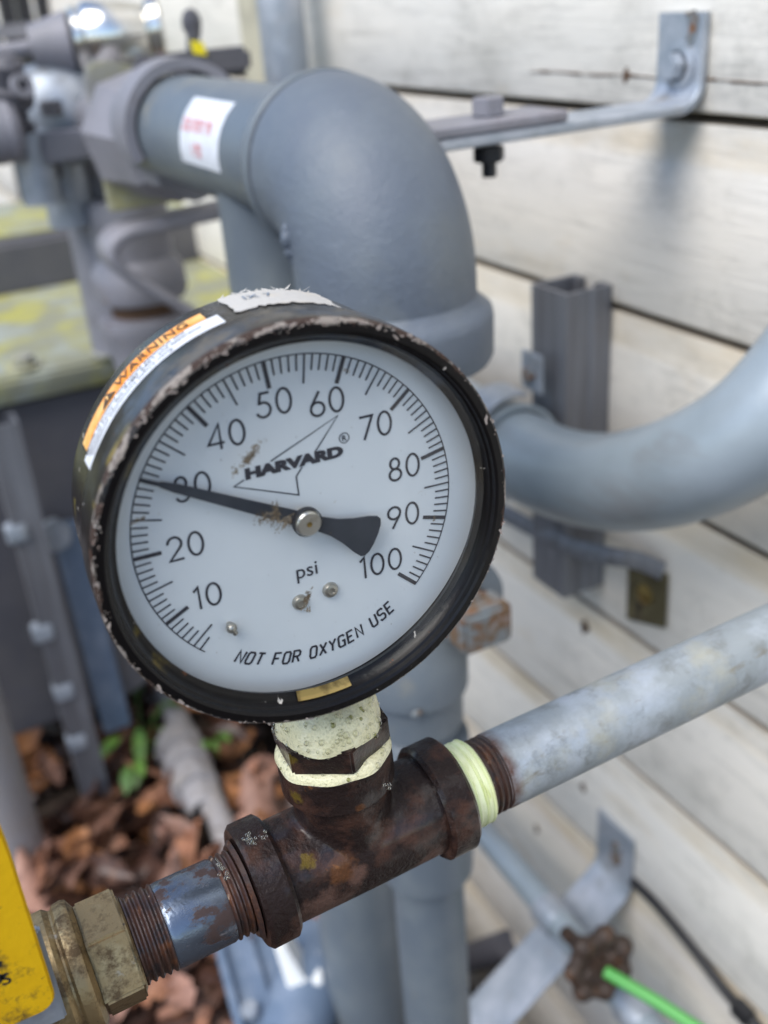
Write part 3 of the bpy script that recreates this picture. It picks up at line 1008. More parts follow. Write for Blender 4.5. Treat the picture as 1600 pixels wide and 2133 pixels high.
# strut post with bolts standing on the ground at the left, and round post
sb = P(203, 1650, z=GZ)
t = thing('strut_post', 'thin grey steel strut post rising from the leaves past the meter', 'post', sb)
q = MB()
w = .026
poly = [(-w, -w), (w, -w), (w, w), (w - .012, w), (w - .012, w - .004), (w - .004, w - .004), (w - .004, -w + .004), (-w + .004, -w + .004), (-w + .004, w - .004), (-w + .012, w - .004), (-w + .012, w), (-w, w)]
q.prism([(a * .62, b * .62) for a, b in poly], (sb.x - .004, sb.y - .02, GZ), (1, 0, 0), (0, 1, 0), (0, 0, P(10, 860, y=sb.y).z - GZ))
q.build('channel', m_strut, t)
for px, py in ((24, 1112), (78, 1318), (122, 1440), (150, 1545)):
    p = P(px, py, y=sb.y - .03)
    q = MB().hexa(p + Vector((-.006, 0, 0)), (1, 0, 0), .014, .022, .4, bev=.002)
    q.build('strut_bolt', m_galvfar, t)
pb2 = P(112, 1100, y=MY + .012)
t = thing('meter_shade_panel', 'dark blue grey panel standing in for the shaded side of the meter body', 'plate', (pb2.x, MY, pb2.z))
e0, e1_, e2_, e3 = P(100, 1085, y=MY + .01), P(165, 1080, y=MY + .01), P(270, 1500, y=MY + .01), P(215, 1520, y=MY + .01)
q = MB().prism([(0, 0), (e1_.x - e0.x, e1_.z - e0.z), (e2_.x - e0.x, e2_.z - e0.z), (e3.x - e0.x, e3.z - e0.z)], e0, (1, 0, 0), (0, 0, 1), (0, -.012, 0), .002)
q.build('plate', m_bluegrey, t)  # shaded side of the meter, painted as a dark blue sheet
q = MB().hexa(P(110, 1108, y=MY - .004), (0, -1, 0), .020, .018, .3, bev=.002)
q.build('plate_bolt', m_galvfar, t)
pp = P(60, 1800, z=GZ)
t = thing('round_post', 'smooth grey round post standing in the leaves at the left edge', 'post', pp)
MB().cyl((pp.x - .012, pp.y, GZ), (pp.x - .012, pp.y, GZ + .42), .036, 40, bev=.004).build('post_tube', m_pvc, t)
# meter riser dark pipe beside the strut
# pale pipe lying on the ground
a_, b_ = P(345, 1440, z=GZ + .03), P(492, 1790, z=GZ + .03)
t = thing('ground_pipe', 'pale grey pipe with a fat coupling lying on the leaves', 'pipe', (a_ + b_) / 2)
q = MB().tube([a_, b_], .0165, 24)
q.build('pipe', m_pvc, t)
c = P(392, 1600, z=GZ + .03)
d = (b_ - a_).normalized()
q = MB().lathe([(-.07, .0165), (-.07, .024), (-.052, .027), (-.051, .032), (-.030, .032), (-.029, .024), (-.012, .024), (-.011, .031), (.006, .031), (.007, .024), (.028, .023), (.029, .030), (.05, .030), (.051, .022), (.075, .021), (.085, .0165)], c, d, 10)
q.build('coupling', m_pvc, t)

# blue grey plastic scraps at the bottom
t = thing('plastic_channel', 'blue grey ridged plastic channel lying on the ground under the nipple', 'channel', P(560, 2030, z=GZ))
a_, b_ = P(512, 1935, z=GZ + .06), P(600, 2230, z=GZ + .06)
d = (b_ - a_)
side = d.cross(Vector((0, 0, 1))).normalized()
q = MB().prism([(-.034, 0), (.034, 0), (.034, .016), (.026, .016), (.024, .006), (.008, .006), (.005, .014), (-.003, .014), (-.006, .006), (-.026, .006), (-.028, .012), (-.034, .012)], a_ - Vector((0, 0, .01)), side, (0, 0, 1), d, .001)
q.build('channel_body', m_bluegrey, t)
p = P(520, 2105, z=GZ + .07)
MB().lathe([(0, 0), (0, .009), (.006, .007), (.007, 0)], p, (0, 0, 1), 20).build('rivet', m_galvfar, t)
t = thing('plastic_elbow', 'grey plastic fitting with a white broken clip lying behind the tee', 'fitting', P(640, 2050, z=GZ))
c = P(660, 2040, z=GZ + .05)
q = MB().tube([c + Vector((-.05, -.05, 0)), c + Vector((-.01, -.01, .01)), c + Vector((.01, .04, .005))], [.032, .036, .03], 20)
q.build('fitting_body', m_bluegrey, t)
c = P(612, 2030, z=GZ + .1)
q = MB().prism([(-.012, -.03), (.02, -.03), (.024, -.008), (.008, -.012), (.002, .028), (-.008, .03)], c, (.9, -.3, 0), (-.1, .4, .9), (.012, .03, 0), .002)
q.build('clip', m_white, t)

# ------------------------------------------------------------------ riser under the elbow, with the rusty plug
t = thing('gas_riser', 'grey painted gas riser standing under the elbow behind the gauge', 'pipe', (EX, EY, GZ))
q = MB().cyl((EX, EY, GZ), (EX, EY, -.02), .0242, 48)
q.lathe([(-.024, .0242), (-.020, .034), (.0, .0375), (.062, .0375)], (EX, EY, 0), (0, 0, 1), 48)
q.build('pipe', m_greypaint, t, smooth=60)
pl = [(-.30, .026), (-.298, .0312), (-.275, .0318), (-.212, .0318), (-.209, .0322), (-.192, .0322), (-.188, .0318), (-.186, .0245)]
MB().lathe(pl, (EX, EY, 0), (0, 0, 1), 48).build('lower_coupling', m_greypaint, t)
MB().lathe([(-.178, .0245), (-.174, .029), (-.150, .0295), (-.147, .0330), (-.120, .0335), (-.114, .030), (-.06, .030), (-.055, .034), (-.03, .034), (-.026, .026)], (EX, EY, 0), (0, 0, 1), 48).build('riser_tee', m_greypaint, t)
q = MB()
for i in range(3):
    q.lathe([(0, .0246), (.0012, .0258), (.0024, .0246)], (EX, EY, -.186 + .0026 * i), (0, 0, 1), 40)
q.build('thread', m_greypaint, t)
q = MB().ball(P(868, 1487, y=EY - .0325), .0032, 10, (1.2, .5, .8))
q.build('rust_blister', m_rustpaint, t, smooth=60)
# side outlet with a socket that faces the viewer, and its square headed plug
PY = .190
pc = P(1004, 1300, y=PY)
q = MB().cyl((EX, EY, pc.z + .004), (pc.x, EY - .006, pc.z + .004), .021, 32)
q.lathe([(0, 0), (0, .021), (.014, .0245), (.026, .0255), (.030, .0245), (.030, .012)], (pc.x + .001, EY - .001, pc.z + .004), (0, -1, 0), 40)
q.build('side_outlet', m_greypaint, t)
t = thing('pipe_plug', 'rust blistered square headed plug screwed into the gas riser', 'pipe plug', pc)
q = MB().cyl((pc.x, PY + .020, pc.z), (pc.x, PY + .005, pc.z), .0145, 32)
q.build('plug_thread', m_rustpaint, t)
q = MB().box((pc.x - .0155, PY - .008, pc.z - .0125), (pc.x + .0155, PY + .013, pc.z + .0125), .0022)
q.build('plug_head', m_rustpaint, t)

# ------------------------------------------------------------------ brace from the wall to the elbow
yL, yR = P(1368, 110, x=.361).y, P(1462, 110, x=.361).y
yc, wd = (yL + yR) / 2, (yL - yR)
ztop, zb2 = .206, .1565
t = thing('wall_bracket', 'grey steel angle bracket bolted to the wall with a rusty corner', 'bracket', (.364, yc, .18))
pts = [(.3635, yc, ztop), (.3635, yc, .185)] + [(.3635 - .014 + .014 * math.cos(a), yc, zb2 + .014 - .014 * math.sin(a)) for a in [i * math.pi / 16 for i in range(9)]] + [(.30, yc, zb2), (.13, yc, zb2)]
MB().ribbon(pts, (0, 1, 0), wd, .0058).build('bracket_plate', m_galvfar, t, smooth=40)
p = P(1405, 138, x=.357)
q = MB().lathe([(0, .0128), (-.0016, .0128), (-.0018, .0085)], (.3605, p.y, p.z), (1, 0, 0), 28)
q.build('washer', m_galvfar, t)
q = MB().hexa((.3585, p.y, p.z), (-1, 0, 0), .0078, .0075, .2, bev=.0008)
q.build('bolt_head', m_galvfar, t)
q = MB().prism([(0, 0), (.008, .002), (.011, -.004), (.009, -.012), (.004, -.02), (.001, -.016), (.004, -.008)], (.3604, yc - wd * .12, ztop - .0005), (0, -1, 0), (0, 0, 1), (-.0003, 0, 0))
q.build('rust_patch', m_rustpaint, t)
t = thing('brace_bar', 'flat grey steel brace bar bolted on top of the wall bracket', 'bar', (.22, yc, zb2))
xe = P(1140, 262, y=yc).x
MB().ribbon([(.13, yc, zb2 + .0062), (.2, yc, zb2 + .0062), (xe, yc, zb2 + .0062)], (0, 1, 0), wd, .006).build('bar', m_purple, t)
p = P(1017, 262, y=yc)
q = MB().hexa((p.x, p.y, zb2 + .0095), (0, 0, 1), .0095, .009, .5, bev=.0008)
q.build('bolt_head', m_purple, t)
q = MB().cyl((p.x, p.y, zb2 - .022), (p.x, p.y, zb2), .004, 16)
q.hexa((p.x, p.y, zb2 - .014), (0, 0, 1), .0088, .008, .2, bev=.0008)
q.build('nut', m_ironblack, t)

# ------------------------------------------------------------------ strut channel on the wall with its conduit
cn = P(1180, 615, x=.3275)
fl = .0405
zbt = P(1180, 1252, x=.3275).z
x0, y0 = .3275, cn.y
x1, y1 = WX - .0012, cn.y + .0405
th = .0028
poly = [(x0, y0), (x0 + .012, y0), (x0 + .0135, y0 + .0012), (x0 + .021, y0 + .0012), (x0 + .0225, y0), (x1, y0), (x1, y0 + .011), (x1 - .007, y0 + .011), (x1 - .007, y0 + .0085), (x1 - th, y0 + .0085), (x1 - th, y0 + th),
        (x0 + th, y0 + th), (x0 + th, y1 - th), (x1 - th, y1 - th), (x1 - th, y1 - .0085), (x1 - .007, y1 - .0085), (x1 - .007, y1 - .011), (x1, y1 - .011), (x1, y1), (x0, y1)]
t = thing('strut_channel', 'upright galvanised steel strut channel fixed to the wall behind the conduit', 'strut channel', (x0, y0, zbt))
q = MB().prism(poly, (0, 0, zbt), (1, 0, 0), (0, 1, 0), (0, 0, cn.z - zbt))
q.build('channel', m_strut, t)

t = thing('grey_conduit', 'fat grey conduit sweeping from the strut channel out to the right', 'conduit', (.30, .36, -.08))
RCn = .0305
CXn = .2905
pts = [(CXn, .75, -.066), P(1010, 905, x=CXn), P(1075, 942, x=CXn), P(1160, 984, x=CXn), P(1260, 1004, x=CXn - .002)]
q0 = P(1370, 992, x=CXn - .003)
pts += [q0, P(1470, 958, y=q0.y - .035), P(1560, 906, y=q0.y - .055), P(1640, 832, y=q0.y - .066), P(1730, 720, y=q0.y - .07)]
q = MB().tube(smooth_path(pts, 10), RCn, 40)
q.build('conduit_tube', m_conduit, t, smooth=60)
cc = P(1062, 935, x=CXn)
q = MB().lathe([(-.008, RCn + .0006), (-.008, RCn + .004), (.014, RCn + .004), (.014, RCn + .0006), (-.008, RCn + .0006)], cc, (0, -1, .12), 40)
q.build('coupling_ring', m_conduit, t)
t = thing('conduit_clamp', 'bright steel clamp holding the fat conduit to the strut channel', 'pipe clamp', cc)
cy_ = y0 + .024
ctr = Vector((CXn, cy_, P(1130, 960, x=CXn).z + .004))
q = MB()
for sgn in (1,):
    band = arc(ctr, (-1, 0, 0), (0, 0, 1), RCn + .0022, R_(-100), R_(112), 28)
    q.ribbon(band, (0, 1, 0), .028, .0025)
q.build('clamp_band', m_galvfar, t)
zt1 = P(1132, 755, x=x0 - .004).z
zt0 = ctr.z + RCn
q = MB().box((x0 - .0125, cy_ - .012, zt0 - .004), (x0 - .0095, cy_ + .012, zt1 + .008), .0008)
q.build('clamp_ear', m_galvfar, t)
q = MB().hexa((x0 - .0125, cy_, (zt0 + zt1) / 2), (-1, 0, 0), .006, .005, .2, bev=.0006)
q.build('clamp_screw', m_rustpaint, t)

# thin flat strap crossing below the conduit
t = thing('flat_strap', 'thin curved steel strap with a rusty end plate screwed to the wall', 'strap', P(1345, 1240, x=WX))
sp = [P(990, 1045, x=.33), P(1040, 1064, x=.335), P(1110, 1100, x=.330), P(1190, 1138, x=.3235), P(1270, 1158, x=.327), P(1330, 1168, x=.345), P(1380, 1190, x=.362)]
q = MB().ribbon(smooth_path(sp, 6), (.35, 0, 1), .0135, .0025)
q.build('strap_band', m_strut, t, smooth=50)
c4 = [P(1312, 1172, x=.3645), P(1392, 1196, x=.3645), P(1386, 1308, x=.3645), P(1308, 1288, x=.3645)]
yv, zv = [c.y for c in c4], [c.z for c in c4]
q = MB().prism([(y, z) for y, z in zip(yv, zv)], (.3625, 0, 0), (0, 1, 0), (0, 0, 1), (.0028, 0, 0), .0006)
q.build('end_plate', m_plate, t)
p = P(1338, 1240, x=.360)
q = MB().lathe([(0, .008), (-.002, .0078), (-.0035, .004), (-.0036, 0)], (.3625, p.y, p.z), (1, 0, 0), 20)
q.build('screw', m_brassplain, t)

# ------------------------------------------------------------------ lower conduit, its bracket, hand wheel, green stick, cable
LX = .300
a_, b_ = P(940, 1652, x=LX), P(1345, 2133, x=LX)
t = thing('lower_conduit', 'slim galvanised conduit running low along the wall behind the tee', 'conduit', (a_ + b_) / 2)
d = (b_ - a_).normalized()
q = MB().cyl(a_ - d * .5, b_ + d * .1, .0127, 32)
q.build('conduit_tube', m_conduit, t, smooth=60)
for px, py in ((1150, 1905), (1325, 2110)):
    c = P(px, py, x=LX)
    q = MB().lathe([(-.012, .0129), (-.012, .0146), (-.009, .0152), (.009, .0152), (.012, .0146), (.012, .0129)], c, d, 28)
    q.build('conduit_coupling', m_galvfar, t)
t = thing('angle_brace', 'bluish galvanised strap bracket reaching down from the wall under the conduit', 'bracket', P(1290, 1770, x=WX))
wy0, wy1 = P(1245, 1770, x=.3645).y, P(1318, 1810, x=.3645).y
yc2, wd2 = (wy0 + wy1) / 2, abs(wy0 - wy1)
zt2, zb3 = P(1275, 1710, x=.3645).z, P(1290, 1835, x=.3645).z
pend = P(985, 2150, y=yc2)
pts = [(.3645, yc2, zt2), (.3645, yc2, zb3 + .008), (.3625, yc2, zb3 + .001), (.357, yc2, zb3 - .006), Vector((.357, yc2, zb3 - .006)).lerp(pend, .5), pend]
MB().ribbon(pts, (0, 1, 0), wd2, .0032).build('strap_plate', m_galvfar, t, smooth=30)
p = P(1283, 1778, x=.362)
for dz in (.006, -.006):
    q = MB().lathe([(0, .006), (-.0025, .006), (-.003, 0)], (.3630, p.y, p.z + dz), (1, 0, 0), 16)
    q.build('screw', m_rustpaint, t)
wc = P(1248, 2010, x=.272)
t = thing('hand_wheel', 'brown rusty lobed hand wheel in front of the lower conduit', 'hand wheel', wc)
wa = ((Vector(CAM) - wc).normalized() * .50 + Vector((.1, -.85, -.05))).normalized()
_, e1, e2 = frame(wa)
q = MB()
for i in range(7):
    a = 2 * math.pi * i / 7 + .3
    a2 = 2 * math.pi * (i + 1) / 7 + .3
    c = wc + (e1 * math.cos(a) + e2 * math.sin(a)) * .0225
    q.ball(c, rnd.uniform(.0072, .0088), 12, (1.1, 1.0, 1.15))
    c2 = wc + (e1 * math.cos(a2) + e2 * math.sin(a2)) * .0215
    q.tube([c, (c + c2) / 2 + (c + c2 - 2 * wc) * .02, c2], .006, 10)
q.build('rim', m_handwheel, t, smooth=60)
q = MB()
for i in range(4):
    a = 2 * math.pi * i / 4 + .3
    q.tube([wc, wc + (e1 * math.cos(a) + e2 * math.sin(a)) * .023], .0045, 10)
q.cyl(wc - wa * .008, wc + wa * .008, .008, 20)
q.cyl(wc - wa * .002, wc + wa * .002, .0185, 28)
q.build('spoke', m_handwheel, t, smooth=60)
q = MB().cyl(wc - wa * .05, wc - wa * .006, .006, 16)
q.build('valve_stem', m_handwheel, t)
a_ = wc + wa * .010
b_ = P(1480, 2160, x=.302)
b_ = a_ + (b_ - a_)
o = MB().tube([a_, a_.lerp(b_, .5) + Vector((0, 0, .002)), b_], .0047, 16).build('green_stick', m_green, smooth=60)
tag(o, 'bright green plastic stick poking out of the brown hand wheel', 'stick')
t = thing('black_cable', 'black cable clipped along the lowest visible board edge', 'cable', P(1450, 1990, x=WX - .004))
sp = [P(1318, 1836, x=WX - .003), P(1370, 1888, x=WX - .004), P(1440, 1972, x=WX - .004), P(1510, 2064, x=WX - .005), P(1560, 2118, x=WX - .005), P(1620, 2190, x=WX - .005)]
MB().tube(smooth_path(sp, 6), .0042, 14).build('cable', m_rubber, t, smooth=60)
c = P(1548, 2108, x=WX - .006)
MB().box(c - Vector((.006, .009, .007)), c + Vector((.005, .009, .007)), .002).build('cable_clip', m_rubber, t)
c = P(995, 1985, x=.34)
o = MB().tube([P(930, 2010, x=.33), P(990, 1992, x=.34), P(1060, 1968, x=.36)], .017, 20).build('dark_pipe', m_meterdark, smooth=60)
tag(o, 'dark blue grey pipe crossing low behind the riser near the wall', 'pipe')

# ------------------------------------------------------------------ foreground pipework (one leaning assembly frame)
TL = R_(-2.2)
TE = Matrix.Rotation(TL, 4, 'Y')


def troot(name, label, cat, x=0.0):
    o = thing(name, label, cat, TE @ Vector((x, 0, 0)), (0, TL, 0))
    return o


def tl(m, root):
    """geometry written in the run's own frame, X along the run"""
    w = WM[root].inverted()
    m.v = [w @ (TE @ v) for v in m.v]
    return m


X = (1, 0, 0)
tee = troot('pipe_tee', 'dark rusty wet iron pipe tee carrying the gauge', 'pipe tee')
bx = -.0015
q = MB()
# run and branch as overlapping solids, fused and softened into one casting
q.lathe([(-.0275, 0), (-.0275, .0158), (0, .0160), (.0275, .0158), (.0275, 0)], (0, 0, 0), X, 48)
q.lathe([(-.002, 0), (-.002, .0138), (.022, .0146), (.032, .0152), (.032, 0)], (bx, 0, 0), (0, 0, 1), 48)
tb_ = tl(q, tee).build('tee_body', m_tee, tee, smooth=0, local=True)
for kind, st_ in (('REMESH', dict(mode='VOXEL', voxel_size=.0007)), ('SMOOTH', dict(factor=.5, iterations=22))):
    md = tb_.modifiers.new(kind.lower(), kind)
    for k, v in st_.items():
        setattr(md, k, v)
me2 = bpy.data.meshes.new_from_object(tb_.evaluated_get(bpy.context.evaluated_depsgraph_get()))
tb_.modifiers.clear()
tb_.data = me2
me2.shade_smooth()
if not me2.materials:
    me2.materials.append(m_tee)


def rim(x0, x1, r, ax=X, org=(0, 0, 0), ri=.0110):
    q = MB()
    c = .0012
    q.lathe([(x0 + .002, ri), (x0, ri), (x0, r - c), (x0 + c, r), (x1 - c, r), (x1, r - c), (x1, ri)], org, ax, 64, wob=.008)
    return q


tl(rim(-.0350, -.0252, .0188), tee).build('rim', m_tee, tee, local=True)
tl(rim(.0250, .0355, .0186), tee).build('rim', m_tee, tee, local=True)
tl(rim(.0250, .0382, .0168, (0, 0, 1), (bx, 0, 0), .0140), tee).build('rim', m_tee, tee, local=True)


def threads(x0, x1, r, pitch=.0021, amp=.0009, ax=X, org=(0, 0, 0), taper=0.0):
    pr, x, k = [(x0, r - amp)], x0, 0
    while x < x1 - 1e-6:
        rr = r - taper * (x - x0)
        pr += [(x + pitch * .2, rr - amp), (x + pitch * .5, rr), (x + pitch * .7, rr), (x + pitch, rr - amp)]
        x += pitch
    return MB().lathe(pr, org, ax, 56, wob=.008)


bp = troot('branch_pipe', 'mottled galvanised pipe running from the tee out to the right', 'pipe', .052)
q = MB().lathe([(.0505, .0110), (.0505, .0122), (.0515, .0127), (.30, .0130), (.32, .0130)], (0, 0, 0), X, 72)
tl(q, bp).build('pipe', m_galv, bp, smooth=60, local=True)
tl(threads(.0435, .0506, .0126), bp).build('thread', m_thread, bp, local=True)
q = MB()
pr = [(.0353, .0120), (.0353, .0136)]
for i in range(9):
    pr += [(.0358 + .0009 * i, .0137 + .0003 * math.sin(i * 2.1)), (.0362 + .0009 * i, .0140 + .0002 * math.sin(i * 1.7))]
pr += [(.0441, .0135), (.0442, .0122)]
q.lathe(pr, (0, 0, 0), X, 64, wob=.012)
tl(q, bp).build('thread_tape', m_tape, bp, smooth=50, local=True)

nip = troot('pipe_nipple', 'short shiny blue grey steel nipple with rusty threads left of the tee', 'pipe nipple', -.053)
q = MB().lathe([(-.0610, .0113), (-.0603, .0122), (-.0590, .0124), (-.0435, .0124), (-.0425, .0120)], (0, 0, 0), X, 72)
tl(q, nip).build('pipe', m_nipple, nip, smooth=60, local=True)
tl(threads(-.0430, -.0345, .0126), nip).build('thread', m_thread, nip, local=True)
tl(threads(-.0705, -.0603, .0126), nip).build('thread', m_thread, nip, local=True)
q = MB().lathe([(-.0368, .0122), (-.0368, .0136), (-.0356, .0150), (-.0345, .0122)], (0, 0, 0), X, 56, wob=.02)
tl(q, nip).build('sealant', m_thread, nip, local=True)

val = troot('ball_valve', 'tarnished brass valve end with a yellow handle at the lower left', 'valve', -.08)
q = MB().hexa((-.0815, 0, 0), X, .0166, .0112, R_(0), 6, bev=.0007)
tl(q, val).build('hex_end', m_brass, val, smooth=25, local=True)
q = MB().lathe([(-.0704, .0112), (-.0697, .0128), (-.0706, .0142)], (0, 0, 0), X, 56)
q.lathe([(-.130, .010), (-.130, .0172), (-.0955, .0176), (-.0925, .0182), (-.0895, .0183), (-.0880, .0171), (-.0874, .0171), (-.0866, .0182), (-.0842, .0186), (-.0830, .0182), (-.0816, .0155)], (0, 0, 0), X, 64)
tl(q, val).build('valve_body', m_brass, val, smooth=30, local=True)
# yellow handle: upright grip plate in front of the body
hy = -.026
hx = [P(2, 1700, y=hy), P(113, 2078, y=hy), P(96, 2108, y=hy)]
xR, zB = (hx[0].x + hx[1].x) / 2, hx[2].z
q = MB()
cr = .0045
poly = [(xR - .034, zB), (xR - cr, zB)] + [(xR - cr + cr * math.sin(a), zB + cr - cr * math.cos(a)) for a in [i * math.pi / 12 for i in range(1, 7)]] + [(xR, zB + .05), (xR - .002, zB + .09), (xR - .034, zB + .09)]
q.prism(poly, (0, hy, 0), (1, 0, 0), (0, 0, 1), (0, .0045, 0), .0012)
hd = q.build('handle', m_yellow, val, smooth=30)
q = text_mb('S', .0050, lambda u, v: P(8, 2052, y=hy) + Vector((u - .0003, -.00015, v)), .012)
q.build('handle_print', m_black, hd, smooth=0)
c = P(1, 2036, y=hy)
q = MB().prism([(0, .0018), (.0020, 0), (0, -.0018), (-.0020, 0)], c + Vector((-.0006, -.00015, 0)), (1, 0, 0), (0, 0, 1), (0, .0001, 0))
q.prism([(0, 0), (.0012, 0), (.0016, .0014), (.0006, .0022), (-.001, .0018)], P(0, 2014, y=hy) + Vector((-.0008, -.00015, 0)), (1, 0, 0), (0, 0, 1), (0, .0001, 0))
q.build('handle_print', m_black, hd, smooth=0)
q = MB().box((xR - .034, hy + .006, zB - .012), (xR + .001, hy + .0085, zB + .02), .0006)
q.cyl((xR - .016, hy + .004, zB + .006), (xR - .016, -.012, zB + .006), .006, 20)
q.build('handle_lever', m_galvfar, val)

# hex bushing, brass socket and soap foam
bush = troot('hex_bushing', 'brown hex reducing bushing screwed into the top of the tee', 'bushing', bx)
q = MB().hexa((bx, 0, .0395), (0, 0, 1), .0172, .0080, 0, 6, bev=.0006)
# rotate the hexagon so that two corners face the viewer as they do in the photograph
rotm = Matrix.Translation((bx, 0, 0)) @ Matrix.Rotation(R_(-94 + 120 - math.degrees(math.atan2(frame((0, 0, 1))[1].y, frame((0, 0, 1))[1].x))), 4, 'Z') @ Matrix.Translation((-bx, 0, 0))
q.v = [rotm @ v for v in q.v]
tl(q, bush).build('hex_head', m_tee, bush, smooth=25, local=True)
q = MB().cyl((bx, 0, .028), (bx, 0, .0397), .0130, 40)
tl(q, bush).build('bushing_neck', m_tee, bush, local=True)

foam = troot('soap_foam', 'creamy bubbly leak test foam heaped around the hex bushing', 'soap foam', bx)


def foam_surf(z, a):
    """outer radius of the upper heap at height z, bulging towards the viewer and the left"""
    return 0


q = MB()
vs, fs = [], []
NA, NZ = 72, 16
pts_top, pts_low = [], []
for k in range(NZ + 1):
    u = k / NZ
    for i in range(NA):
        a = 2 * math.pi * i / NA
        fr = .5 + .5 * math.cos(a - R_(-112))
        r0 = .0146 + .0012 * fr ** 1.5
        zlo, zhi = .0470 - .0004 * fr, .0580 + .0015 * math.sin(a * 2 + 1)
        t_ = u * math.pi / 2
        r = .0068 + (r0 - .0068) * math.cos(t_) ** .8 * (1 + .035 * math.sin(5 * a + 3 * u) + .02 * math.sin(11 * a - 7 * u))
        z = zlo + (zhi - zlo) * math.sin(t_)
        vs.append((bx + r * math.cos(a), r * math.sin(a), z))
for k in range(NZ):
    for i in range(NA):
        j = (i + 1) % NA
        fs.append((k * NA + i, k * NA + j, (k + 1) * NA + j, (k + 1) * NA + i))
up_v = list(vs)
q.add(vs, fs)
tl(q, foam).build('foam_heap', m_foam, foam, smooth=80, local=True)
q = MB()
vs, fs = [], []
for k in range(9):
    t_ = math.pi * k / 8
    for i in range(NA):
        a = 2 * math.pi * i / NA
        rc, rt = .0148, .0024 * (1 + .18 * math.sin(4 * a) + .12 * math.sin(9 * a + 1))
        r, z = rc + rt * math.cos(t_), (.0374) + rt * 1.15 * math.sin(t_)
        vs.append((bx + r * math.cos(a), r * math.sin(a), z))
for k in range(8):
    for i in range(NA):
        j = (i + 1) % NA
        fs.append((k * NA + i, k * NA + j, (k + 1) * NA + j, (k + 1) * NA + i))
low_v = list(vs)
q.add(vs, fs)
tl(q, foam).build('foam_ring', m_foam, foam, smooth=80, local=True)
q = MB()
cand = [v for v in up_v if v[1] < .004] + [v for v in low_v if v[1] < .003 and v[2] > .0382]
for i in range(420):
    v = Vector(rnd.choice(cand)) + Vector((rnd.uniform(-.0006, .0006), rnd.uniform(-.0006, .0006), rnd.uniform(-.0005, .0005)))
    r = .0002 + .0010 * rnd.random() ** 5
    q.ball(v, r, 8)
qb = MB()
for i in range(20):
    v = Vector(rnd.choice(cand))
    qb.ball(v, rnd.uniform(.0004, .0010), 12)
o = tl(qb, foam).build('big_bubbles', m_bubd, foam, smooth=80, local=True)
tag(o, kind='stuff')
for px, py in ((515, 1745), (548, 1742), (526, 1755), (810, 1640), (455, 1800), (462, 1815), (470, 1828), (520, 1755)):
    p = TE.inverted() @ P(px, py, y=-.0165)
    for _ in range(5):
        q.ball(p + Vector((rnd.uniform(-.0012, .0012), rnd.uniform(.0, .001), rnd.uniform(-.0012, .0012))), rnd.uniform(.0003, .0007), 8)
o = tl(q, foam).build('bubbles', m_bub, foam, smooth=80, local=True)
tag(o, kind='stuff')

# ------------------------------------------------------------------ the gauge
G0 = Vector((-.0089, -.0113, .1181))
ga = thing('pressure_gauge', 'round black rimmed pressure gauge with white dial and chipped bezel', 'pressure gauge', G0, (0, 0, R_(-3.2)))
mm = .001
Yax = (0, 1, 0)


def gl_(m):
    return dict(local=True)


q = MB().lathe([(-.0066, .0452), (-.0072, .0462), (-.0088, .0472), (-.0096, .0474), (-.0100, .0479), (-.0112, .0481), (-.0117, .0487), (-.0117, .0504), (-.0111, .0511), (-.0096, .0513), (.0025, .0511), (.0033, .0507), (.0036, .0500)], (0, 0, 0), Yax, 160, wob=.0012)
q.build('bezel', m_bezel, ga, smooth=30, local=True)
q = MB().lathe([(-.0066, .0452), (-.0050, .0458), (-.0040, .0496), (.0005, .0496)], (0, 0, 0), Yax, 128)
q.build('gasket', m_inner, ga, smooth=40, local=True)
q = MB().lathe([(.0030, .0503), (.0045, .0503), (.0048, .0499), (.0240, .0496), (.0270, .0487), (.0285, .0470), (.0290, .044), (.0290, 0)], (0, 0, 0), Yax, 160, wob=.0012)
q.build('case', m_case, ga, smooth=40, local=True)
q = MB().lathe([(.0, 0), (.0, .0494), (.0008, .0494)], (0, 0, 0), Yax, 128)
dial = q.build('dial', m_dial, ga, smooth=30, local=True)
q = MB().lathe([(-.0082, 0), (-.0082, .0469)], (0, 0, 0), Yax, 96)
q.build('window', m_glass, ga, local=True)


def flat(poly2, y, q):
    q.add([(a * mm, y, b * mm) for a, b in poly2], [tuple(range(len(poly2)))])


def stroke(q, pts, w, y, closed=False):
    pts = [Vector((a, b)) for a, b in pts]
    n = len(pts)
    L, Rr = [], []
    for i, p in enumerate(pts):
        a = pts[(i - 1) % n] if (closed or i > 0) else None
        b = pts[(i + 1) % n] if (closed or i < n - 1) else None
        d1 = (p - a).normalized() if a is not None else (b - p).normalized()
        d2 = (b - p).normalized() if b is not None else d1
        n1, n2 = Vector((-d1.y, d1.x)), Vector((-d2.y, d2.x))
        m_ = (n1 + n2)
        if m_.length < .2:
            m_ = n1
        m_ = m_.normalized()
        k = min(1.8, 1 / max(.3, m_.dot(n1)))
        L.append(p + m_ * w / 2 * k)
        Rr.append(p - m_ * w / 2 * k)
    vs = [(v.x * mm, y, v.y * mm) for v in L + Rr]
    rngi = range(n) if closed else range(n - 1)
    q.add(vs, [(i, (i + 1) % n, n + (i + 1) % n, n + i) for i in rngi])


def ell(cx, cy, rx, ry, a0=0, a1=360, n=28):
    return [(cx + rx * math.cos(R_(a0 + (a1 - a0) * i / n)), cy + ry * math.sin(R_(a0 + (a1 - a0) * i / n))) for i in range(n + 1)]


